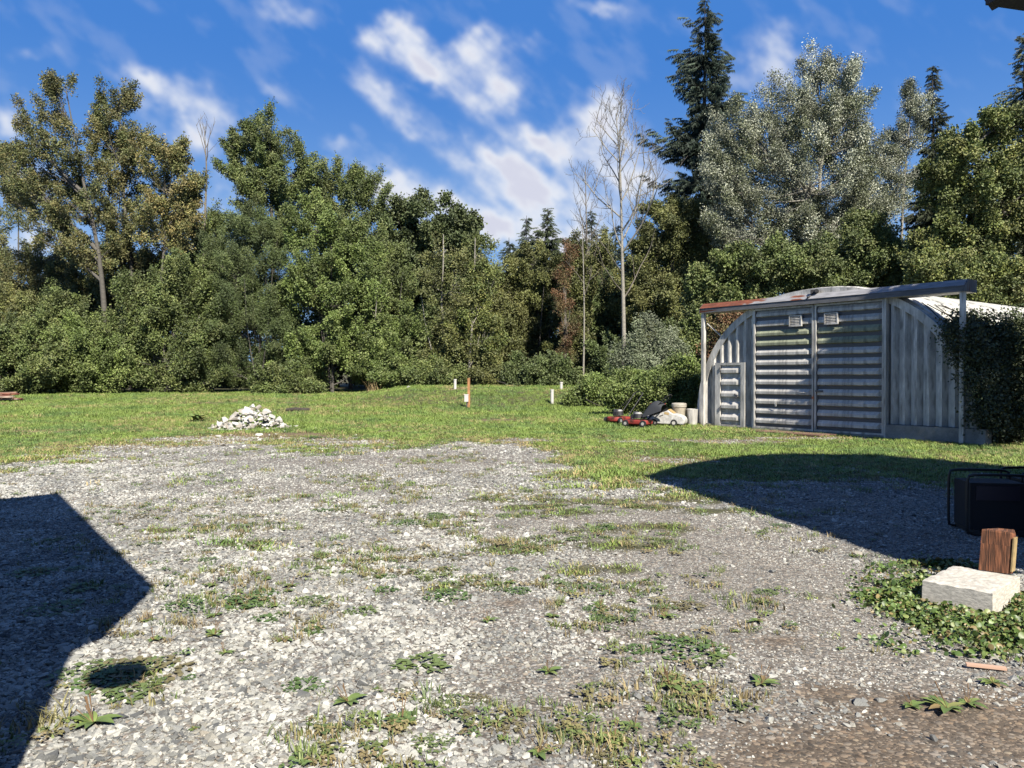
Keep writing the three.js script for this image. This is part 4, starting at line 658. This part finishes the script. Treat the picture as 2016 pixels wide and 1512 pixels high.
function mower(name, label, px, py, turn, hub, bag) {
  const g = ground(px, py), o = thing(name, label, 'lawn mower', [g.x, g.y, g.z], turn), red = mat([.34, .04, .03], .65, 0, { map: dataTexture(128, 128, (u, v) => { const m = smooth(.5, .68, fbm(u * 9, v * 9, 4)); return [lerp(235, 120, m), lerp(225, 150, m), lerp(215, 110, m)]; }) }), k = new THREE.Shape();
  k.moveTo(-.36, -.14); k.quadraticCurveTo(-.36, -.25, -.2, -.25); k.lineTo(.2, -.25); k.quadraticCurveTo(.40, -.22, .42, 0); k.quadraticCurveTo(.40, .22, .2, .25); k.lineTo(-.2, .25); k.quadraticCurveTo(-.36, .25, -.36, .14); k.lineTo(-.36, -.14);
  part('deck', new THREE.ExtrudeGeometry(k, { depth: .05, bevelEnabled: true, bevelThickness: .05, bevelSize: .045, bevelSegments: 4 }).rotateX(-Math.PI / 2).translate(0, .12, 0), red, o);
  part('chute', uvBox(box(.22, .10, .16, .05, .15, .33).rotateX(.15)), black, o); part('fuel_tank', new THREE.SphereGeometry(.08, 12, 8).scale(1.3, .8, 1).translate(-.14, .33, .09), darkSteel, o); part('cable', tubeOf([V(.02, .42, .06), V(-.3, .55, .14), V(-.8, .80, .17), V(-1.0, .96, .10)], .006, 5), black, o);
  for (const [x, z] of [[-.3, .30], [.3, .30], [-.3, -.30], [.3, -.30]]) { const w = part('wheel', new THREE.CylinderGeometry(.105, .105, .05, 18).rotateX(Math.PI / 2), black, o, [x, .105, z]); part('hub', new THREE.CylinderGeometry(.05, .05, .058, 14).rotateX(Math.PI / 2), hub, w); }
  const e = part('engine', mergeGeometries([new THREE.CylinderGeometry(.13, .15, .14, 18).translate(0, .33, 0), box(.2, .12, .14, .14, .31, 0)].map((q) => uvBox(q))), black, o);
  part('engine_cover', new THREE.CylinderGeometry(.09, .12, .05, 16).translate(0, .425, 0), mat([.30, .30, .30], .5), e); part('muffler', uvBox(box(.08, .09, .14, .12, .42, .03)), darkSteel, e);
  for (const z of [.18, -.18]) part('handle', tubeOf([V(-.2, .2, z), V(-.45, .42, z), V(-.78, .72, z), V(-1.05, .98, z)], .017), black, o);
  part('handle_bar', tubeOf([V(-1.05, .98, -.18), V(-1.09, 1.02, 0), V(-1.05, .98, .18)], .014), black, o);
  if (bag) { const b = new Shell(); let prev = null; for (let i = 0; i <= 8; i++) { const t = i / 8, x = -.26 - .62 * t, y0 = .30 + .22 * t, hh = .06 + .34 * Math.pow(Math.sin(.25 + t * 2.6), .8), ring = []; for (let j = 0; j <= 8; j++) { const a = Math.PI * j / 8; ring.push(b.vert(x, y0 + hh * Math.pow(Math.sin(a), .7), Math.cos(a) * .25)); } if (prev) for (let j = 0; j < 8; j++) b.quad(prev[j], prev[j + 1], ring[j + 1], ring[j]); prev = ring; } part('grass_bag', b.build(), mat([.035, .038, .045], .75), o); }
  return o;
}
mower('lawn_mower', 'red push mower with black handle bars at the edge of bramble', 1219, 835, Math.PI + .75, mat([.25, .25, .24], .6), false);
mower('lawn_mower', 'red mower with white wheel hubs and black grass bag beside toy car', 1257, 840, Math.PI - .62, mat([.42, .41, .38], .6), true);
{ const g = ground(1298, 833), o = thing('tool_box', 'dark red plastic crate behind the white toy car', 'crate', [g.x, g.y, g.z - .35], .2), m = mat([.22, .03, .03], .5); part('box', uvBox(mergeGeometries([box(.40, .02, .28, 0, .02, 0), box(.40, .6, .02, 0, .3, .13), box(.40, .6, .02, 0, .3, -.13), box(.02, .6, .25, .19, .3, 0), box(.02, .6, .25, -.19, .3, 0)].map((q) => q.toNonIndexed()))), m, o); part('rim', uvBox(mergeGeometries([box(.46, .04, .03, 0, .61, .155), box(.46, .04, .03, 0, .61, -.155), box(.03, .04, .28, .215, .61, 0), box(.03, .04, .28, -.215, .61, 0)].map((q) => q.toNonIndexed()))), mat([.30, .06, .05], .5), o); }
[[1386, 836, .62, .1], [1399, 836, .42, -.12]].forEach(([px, py, h, t], i) => { const g = ground(px, py), m = part(numbered('stake'), uvBox(box(.05, h, .03, 0, h / 2 - .03)), roofPaint, scene, [g.x, g.y, g.z + .1], [0, .3, t]); info(m, i ? 'short white stake leaning before the small shed door' : 'taller white stake beside the canopy post', 'stake'); });
{ // lumber at the left edge
  const d = 38, x = (8 - 1008) / F * d, o = thing('lumber_pile', 'pile of reddish brown boards at the edge of the low bush', 'lumber', [x - .9, height(x, -d), -d]), r = rng(66);
  const ms = [mat([.32, .11, .07], .9, 0, { map: speck }), mat([.40, .24, .17], .9, 0, { map: speck }), mat([.24, .09, .06], .9, 0, { map: speck }), mat([.5, .38, .30], .9, 0, { map: speck })];
  for (let k = 0; k < 14; k++) part('plank', uvBox(box(2.6 + r() * .8, .05, .16)), ms[k % 4], o, [-.2 + r() * .4, .06 + (k / 4 | 0) * .10 + r() * .04, (k % 4) * .24 - .36], [(r() - .5) * .3, (r() - .5) * .5, (r() - .5) * .16]);
}
{ // concrete slab and split firewood
  const c = [3.29, -5.48], o = thing('concrete_slab', 'pale rough concrete slab in the creeping weeds', 'slab', [c[0], height(c[0], c[1]), c[1]], Math.atan2(.43, .47)), r = rng(12);
  const g = new THREE.BoxGeometry(.63, .20, .44, 22, 6, 16), p = g.attributes.position; for (let i = 0; i < p.count; i++) { const x = p.getX(i), y = p.getY(i), z = p.getZ(i), n = (fbm(x * 14 + 9, z * 14 + y * 17, 4) - .5) * .03, ed = smooth(.02, 0, Math.min(.315 - Math.abs(x), .22 - Math.abs(z)) + (y > .09 ? 0 : .02)) * (y > .09 ? 1 : 0); p.setXYZ(i, x * (1 + n * .8), y + n * .35 - ed * .012 * fbm(x * 30, z * 30, 2), z * (1 + n * 1.4)); }
  g.computeVertexNormals(); part('slab', g.translate(0, .075, 0), mat([.74, .70, .62], .95, 0, { map: speck, bumpMap: speck, bumpScale: .0015 }), o);
  const w = thing('firewood', 'split piece of red brown firewood standing on the concrete slab', 'firewood', [3.58, height(3.5, -5.6) + .176, -5.66], -.7);
  const sh = new THREE.Shape([[-.10, -.05], [.07, -.055], [.10, -.02], [.085, .05], [-.02, .07], [-.09, .03]].map((q) => new THREE.Vector2(...q))), b = new THREE.ExtrudeGeometry(sh, { depth: .29, steps: 10, bevelEnabled: true, bevelSize: .004, bevelThickness: .004, bevelSegments: 1 }).rotateX(-Math.PI / 2), q = b.attributes.position;
  for (let i = 0; i < q.count; i++) { const n = (noise(q.getX(i) * 70, 3) + .5 * noise(q.getX(i) * 160, q.getY(i) * 5)) * .014; q.setX(i, q.getX(i) + q.getY(i) * .06); if (q.getY(i) > .25) q.setY(i, q.getY(i) + (noise(q.getX(i) * 60, q.getZ(i) * 60) - .5) * .04); q.setZ(i, q.getZ(i) - n); }
  const grain = dataTexture(256, 256, (u, v) => { const n = .55 + .9 * (fbm(u * 26, v * 2, 4) - .3); return [160 * n, 104 * n, 74 * n]; }); part('bark_side', uvBox(b, 5), mat([.8, .78, .74], .95, 0, { map: grain, bumpMap: grain, bumpScale: .01 }), w);
  part('split_face', uvBox(box(.010, .25, .062)), mat([.55, .40, .19], .85, 0, { map: speck }), w, [.112, .14, .012], [0, -.2, -.06]);
  const st = part(numbered('wood_splinter'), uvBox(box(.19, .012, .035)), mat([.55, .36, .26], .9), scene, [...ground(1945, 1322).toArray()], [0, -.35, 0]); st.position.y += .02; info(st, 'pinkish splinter of wood lying on the gravel', 'splinter');
}
[[1948, 1052, 'black box with tube frame standing in the dark barn shadow'], [2052, 1046, 'second black tube framed box, next to the first in the shadow']].forEach(([px, py, label], i) => {
  const g = ground(px, py), o = thing('framed_crate', label, 'crate', [g.x, g.y, g.z], -.15), m = mat([.012, .010, .013], .8);
  part('body', uvBox(box(.50, .46, .38, 0, .29, 0)), m, o); part('panel', uvBox(box(.40, .14, .01, 0, .42, .196)), mat([.02, .012, .025], .5), o);
  for (const z of [.22, -.22]) part('tube_frame', new THREE.TubeGeometry(new THREE.CatmullRomCurve3([[-.24, .02], [-.29, .07], [-.29, .53], [-.24, .60], [.24, .60], [.29, .53], [.29, .07], [.24, .02]].map(([x, y]) => V(x, y, z)), true, 'catmullrom', .3), 48, .014, 8, true), mat([.012, .012, .012], .45), o);
  for (const x of [-.2, .2]) part('foot', uvBox(box(.05, .06, .46, x, .03, 0)), black, o);
});

// ---------------------------------------------------------------- weeds
function leafStrip(L, W, lift, curl, n = 4) { const s = new Shell(); let prev = null; for (let i = 0; i <= n; i++) { const t = i / n, w = W * Math.pow(Math.sin(Math.PI * (.06 + .94 * t) ** .8), .8) * .5 + .001, x = L * t * Math.cos(lift * (1 - t * curl)), y = L * (lift * t - lift * curl * t * t) + .004, row = [s.vert(x, y + w * .3, -w), s.vert(x, y, 0), s.vert(x, y + w * .3, w)]; if (prev) { s.quad(prev[0], row[0], row[1], prev[1]); s.quad(prev[1], row[1], row[2], prev[2]); } prev = row; } return s.build(); }
const weedMats = [[.15, .215, .055], [.19, .25, .07], [.12, .18, .05], [.24, .25, .08], [.26, .19, .08]].map((c) => mat(c, .55));
const strips = [leafStrip(.11, .042, .7, .7), leafStrip(.085, .036, .5, .9), leafStrip(.13, .05, .55, .8)];
function plantain(seed) {
  const r = rng(seed), o = new THREE.Group(), n = 7 + (r() * 4 | 0);
  for (let k = 0; k < n; k++) part('leaf', strips[r() * 3 | 0], weedMats[r() < .85 ? r() * 3 | 0 : 3 + (r() * 2 | 0)], o, [0, .002, 0], [0, k * 2.4 + r() * .6, .15 * r()]).scale.setScalar(.7 + .5 * r());
  const s = new Shell(); for (let k = 0; k < 2 + r() * 3; k++) { const a = r() * 6.28, q = .03 + .05 * r(), h = .08 + .10 * r(); s.tube([V(0, 0, 0), V(Math.cos(a) * q * .6, h * .6, Math.sin(a) * q * .6), V(Math.cos(a) * q, h, Math.sin(a) * q)], [.0015, .002, .004], 4); } part('seed_stalk', s.build(), mat([.20, .12, .06], .9), o);
  return o;
}
function clump(seed, n, rad, hgt, L, W) { const r = rng(seed), parts = []; for (let k = 0; k < n; k++) { const a = r() * 6.28, q = Math.sqrt(r()) * rad, g = leafStrip(L * (.6 + .8 * r()), W * (.6 + .8 * r()), .2 + r() * .9, .8, 2); g.rotateY(r() * 6.28); g.translate(Math.cos(a) * q, hgt * (1 - q / rad) * r(), Math.sin(a) * q); parts.push(g); } return mergeGeometries(parts); }
{
  const r = rng(808), gs = gaussOf(r), rosettes = [plantain(1), plantain(2), plantain(3), plantain(4)], mats = [[1, 1, 1]];
  const tufts = [bladeTuft(21, 34, .07, .085, .003), bladeTuft(22, 26, .09, .06, .004), bladeTuft(23, 40, .06, .12, .003)], clumps = [clump(31, 90, .13, .05, .035, .022), clump(32, 60, .10, .04, .04, .02), clump(33, 120, .17, .06, .03, .02)];
  const tm = [mat([.16, .20, .06], .6), mat([.24, .22, .09], .6), mat([.27, .21, .11], .7)], cm = [mat([.10, .165, .045], .6), mat([.14, .19, .06], .6), mat([.17, .15, .07], .7)];
  const fixed = [[180, 1430, 0, 1.6], [420, 1255, 0, 1.1], [300, 1265, 0, .9], [345, 1230, 1, 1], [790, 1430, 0, 1.2], [685, 1390, 0, 1.2], [600, 1355, 2, .8], [830, 1315, 2, 1.4], [1080, 1330, 0, 1], [1060, 1490, 0, .9], [1500, 1355, 0, 1.2], [1410, 1300, 0, .9], [1355, 1285, 2, 1.3], [1320, 1360, 0, 1.3], [1310, 1220, 0, 1.1], [1870, 1400, 0, 1.5], [1800, 1395, 0, .9], [480, 1190, 2, 1.4], [520, 1170, 2, 1], [265, 1330, 2, 1.6], [215, 1345, 2, 1.4], [250, 1370, 2, 1.3], [180, 1330, 2, 1.2], [290, 1315, 2, 1.1], [60, 1450, 1, 1.6], [90, 1430, 1, 1.4], [1245, 1190, 0, .8], [1165, 1160, 2, 1], [880, 1180, 2, 1], [960, 1230, 0, 1], [710, 1210, 2, .9], [560, 1265, 0, .9], [440, 1290, 0, .8], [1440, 1300, 0, .7], [1250, 1440, 0, .9], [1210, 1465, 0, 1], [1660, 1280, 0, .5], [1680, 1095, 0, .8], [160, 1160, 2, 1.3], [110, 1200, 2, 1.1], [60, 1130, 2, 1.3], [1910, 1390, 0, 1.1], [1960, 1350, 0, 1], [430, 848, 2, 2.2], [470, 856, 1, 2.6], [560, 848, 2, 2.4], [600, 852, 1, 2.8], [540, 862, 1, 2.4], [400, 856, 2, 2.2], [620, 862, 2, 2.4], [380, 846, 1, 2.6], [580, 868, 1, 2.2], [500, 852, 2, 2]];
  const spots = fixed.map(([px, py, k, s]) => { const g = ground(px, py); return [g.x, g.z, k, s]; });
  let tries = 0; while (spots.length < 300 && tries++ < 40000) {
    const py = 1000 + 512 * Math.pow(r(), 1.6), px = 60 + r() * 1750, w = Math.exp(-(((px - 800) / 480) ** 2)) * (py < 1330 ? 1 : .4) + .10, g = ground(px, py);
    if (px > 1480 && py > 1330) continue;
    if (r() > w * smooth(.38, .62, fbm(g.x * 1.4 + 4, g.z * 1.4, 3)) || most(DIRT, g.x, g.z) > .3) continue;
    spots.push([g.x, g.z, r() < .24 ? 0 : r() < .6 ? 1 : 2, (.45 + .55 * r()) * (py > 1300 ? .62 : 1.05)]);
  }
  const names = ['plantain_weed', 'grass_tuft', 'weed_clump'], labels = ['green rosette weed with broad leaves growing in the gravel', 'tuft of thin grass growing in the gravel', 'low mat of small leaved weed in the gravel'], cats = ['weed', 'grass tuft', 'weed'], groups = ['rosette weeds in the gravel', 'grass tufts in the gravel', 'weed mats in the gravel'];
  const count = [0, 0, 0];
  for (const [x, z, k, s] of spots) {
    let o; const i = count[k]++;
    if (k === 0) { o = i < 4 ? rosettes[i] : rosettes[i % 4].clone(); } else o = new THREE.Mesh(k === 1 ? tufts[i % 3] : clumps[i % 3], k === 1 ? tm[r() < .55 ? 0 : r() < .6 ? 1 : 2] : cm[r() < .5 ? 0 : r() < .7 ? 1 : 2]);
    o.name = numbered(names[k]); o.position.set(x, height(x, z) + .004, z); o.rotation.y = r() * 6.28; o.scale.set(s * (k ? 1 : .6), s * (k === 0 ? .45 : k === 1 ? .4 + .3 * r() : .55), s * (k ? 1 : .6)); scene.add(shade(o)); info(o, labels[k], cats[k], groups[k]);
  }
  // tiny weeds nobody could count
  const bits = [[], [], []], small = [bladeTuft(41, 7, .03, .03, .003), clump(42, 14, .05, .02, .022, .014), bladeTuft(43, 10, .05, .045, .003)], bc = [[.15, .19, .055], [.22, .20, .08], [.11, .165, .05], [.25, .20, .10]];
  for (let k = 0; k < 46000; k++) { const d = 3 + 13 * r(), x = (r() * 2 - 1) * (.7 * d + .6), z = -d, w = Math.exp(-(((x / d + .08) / .33) ** 2)) * .75 + .12, nn = smooth(.46, .68, fbm(x * 1.4 + 4, z * 1.4, 3)) * smooth(.35, .6, fbm(x * 5 + 4, z * 5, 3)); if (r() > w * nn || most(DIRT, x, z) > .3) continue; const c = bc[r() * 4 | 0], q = .7 + .6 * r(), sc = .6 + .9 * r(); bits[r() * 3 | 0].push([compose(V(x, height(x, z) + .008, z), [0, r() * 6.28, 0], sc), c.map((v) => v * q)]); }
  bits.forEach((l, i) => info(copies(numbered('sparse_weeds'), small[i], leafLook, l, scene), 'sparse small weeds and grass blades sprouting through the gravel', 'weeds'));
  // broad leaved creeper round the slab
  const heart = (() => { const s = new Shell(), c = s.vert(0, .01, 0), n = 9, e = []; for (let i = 0; i <= n; i++) { const a = -2.75 + 5.5 * i / n, q = .034 * (1 + .35 * Math.cos(a)); e.push(s.vert(Math.cos(a) * q + .012, .004 * Math.cos(a * 2), Math.sin(a) * q)); } for (let i = 0; i < n; i++) s.i.push(c, e[i], e[i + 1]); return s.build(); })();
  const list = [], cc = [[.085, .145, .03], [.125, .185, .045], [.06, .105, .025], [.18, .22, .065], [.22, .17, .07]];
  const zones = [[1860, 1215, .42, .34], [1960, 1240, .40, .30], [1800, 1150, .34, .42], [2040, 1260, .5, .4], [1760, 1180, .2, .25], [1880, 1275, .35, .2], [2000, 1190, .3, .2], [1850, 1115, .3, .15], [2080, 1200, .5, .4]].map(([px, py, a, b]) => { const g = ground(px, py); return [g.x, g.z, a, b]; });
  for (let k = 0; k < 15000; k++) { const q = zones[r() * zones.length | 0], x = q[0] + gs() * q[2] * .75, z = q[1] + gs() * q[3] * .75, dx = x - 3.29, dz = z + 5.48, ca = .738, sa = -.675, lx = dx * ca + dz * sa, lz = -dx * sa + dz * ca; if (Math.abs(lx) < .33 && Math.abs(lz) < .235) continue; const c = cc[r() < .88 ? r() * 4 | 0 : 4], kk = .75 + .5 * r(), h = .01 + .09 * r() * inSpot(q, x, z) * (.3 + fbm(x * 4, z * 4, 2)), thin = fbm(x * 3.3 + 2, z * 3.3, 3); if (r() > smooth(.28, .58, thin) + .12) continue; list.push([compose(V(x, height(x, z) + h, z), [(r() - .5) * 2.2, r() * 6.28, (r() - .5) * 2.2], .16 + .5 * r() * r() + .12 * r()), c.map((v) => v * kk)]); }
  info(copies('creeper', heart, mat([1, 1, 1], .5), list, scene), 'creeping broad leaved green weeds around the concrete slab', 'creeper');
  const burdock = thing('burdock', 'broad leaved green weed at the side of the rubble heap', 'weed', ground(388, 832).toArray()); for (let k = 0; k < 14; k++) part('leaf', leafStrip(.26 + .02 * (k % 4), .17, .8, .75, 5), weedMats[k % 4], burdock, [.12 * Math.cos(k * 1.7), .04 + .03 * (k % 5), .12 * Math.sin(k * 1.7)], [0, k * 2.4, .1]);
  const fox = [[735, 772]].forEach(([px], i) => { const d = 45.5, x = (px - 1008) / F * d; const o = new THREE.Mesh(bladeTuft(51 + i, 50, .4, .8, .014), mat([.26, .19, .09], .8)); o.name = numbered('dry_grass'); o.position.set(x, height(x, -d), -d); scene.add(shade(o)); info(o, i ? 'dry brown grass clump behind the white rubble' : 'dry orange brown grass clump under the young poplar', 'dry grass'); });
}
renderer.render(scene, camera);
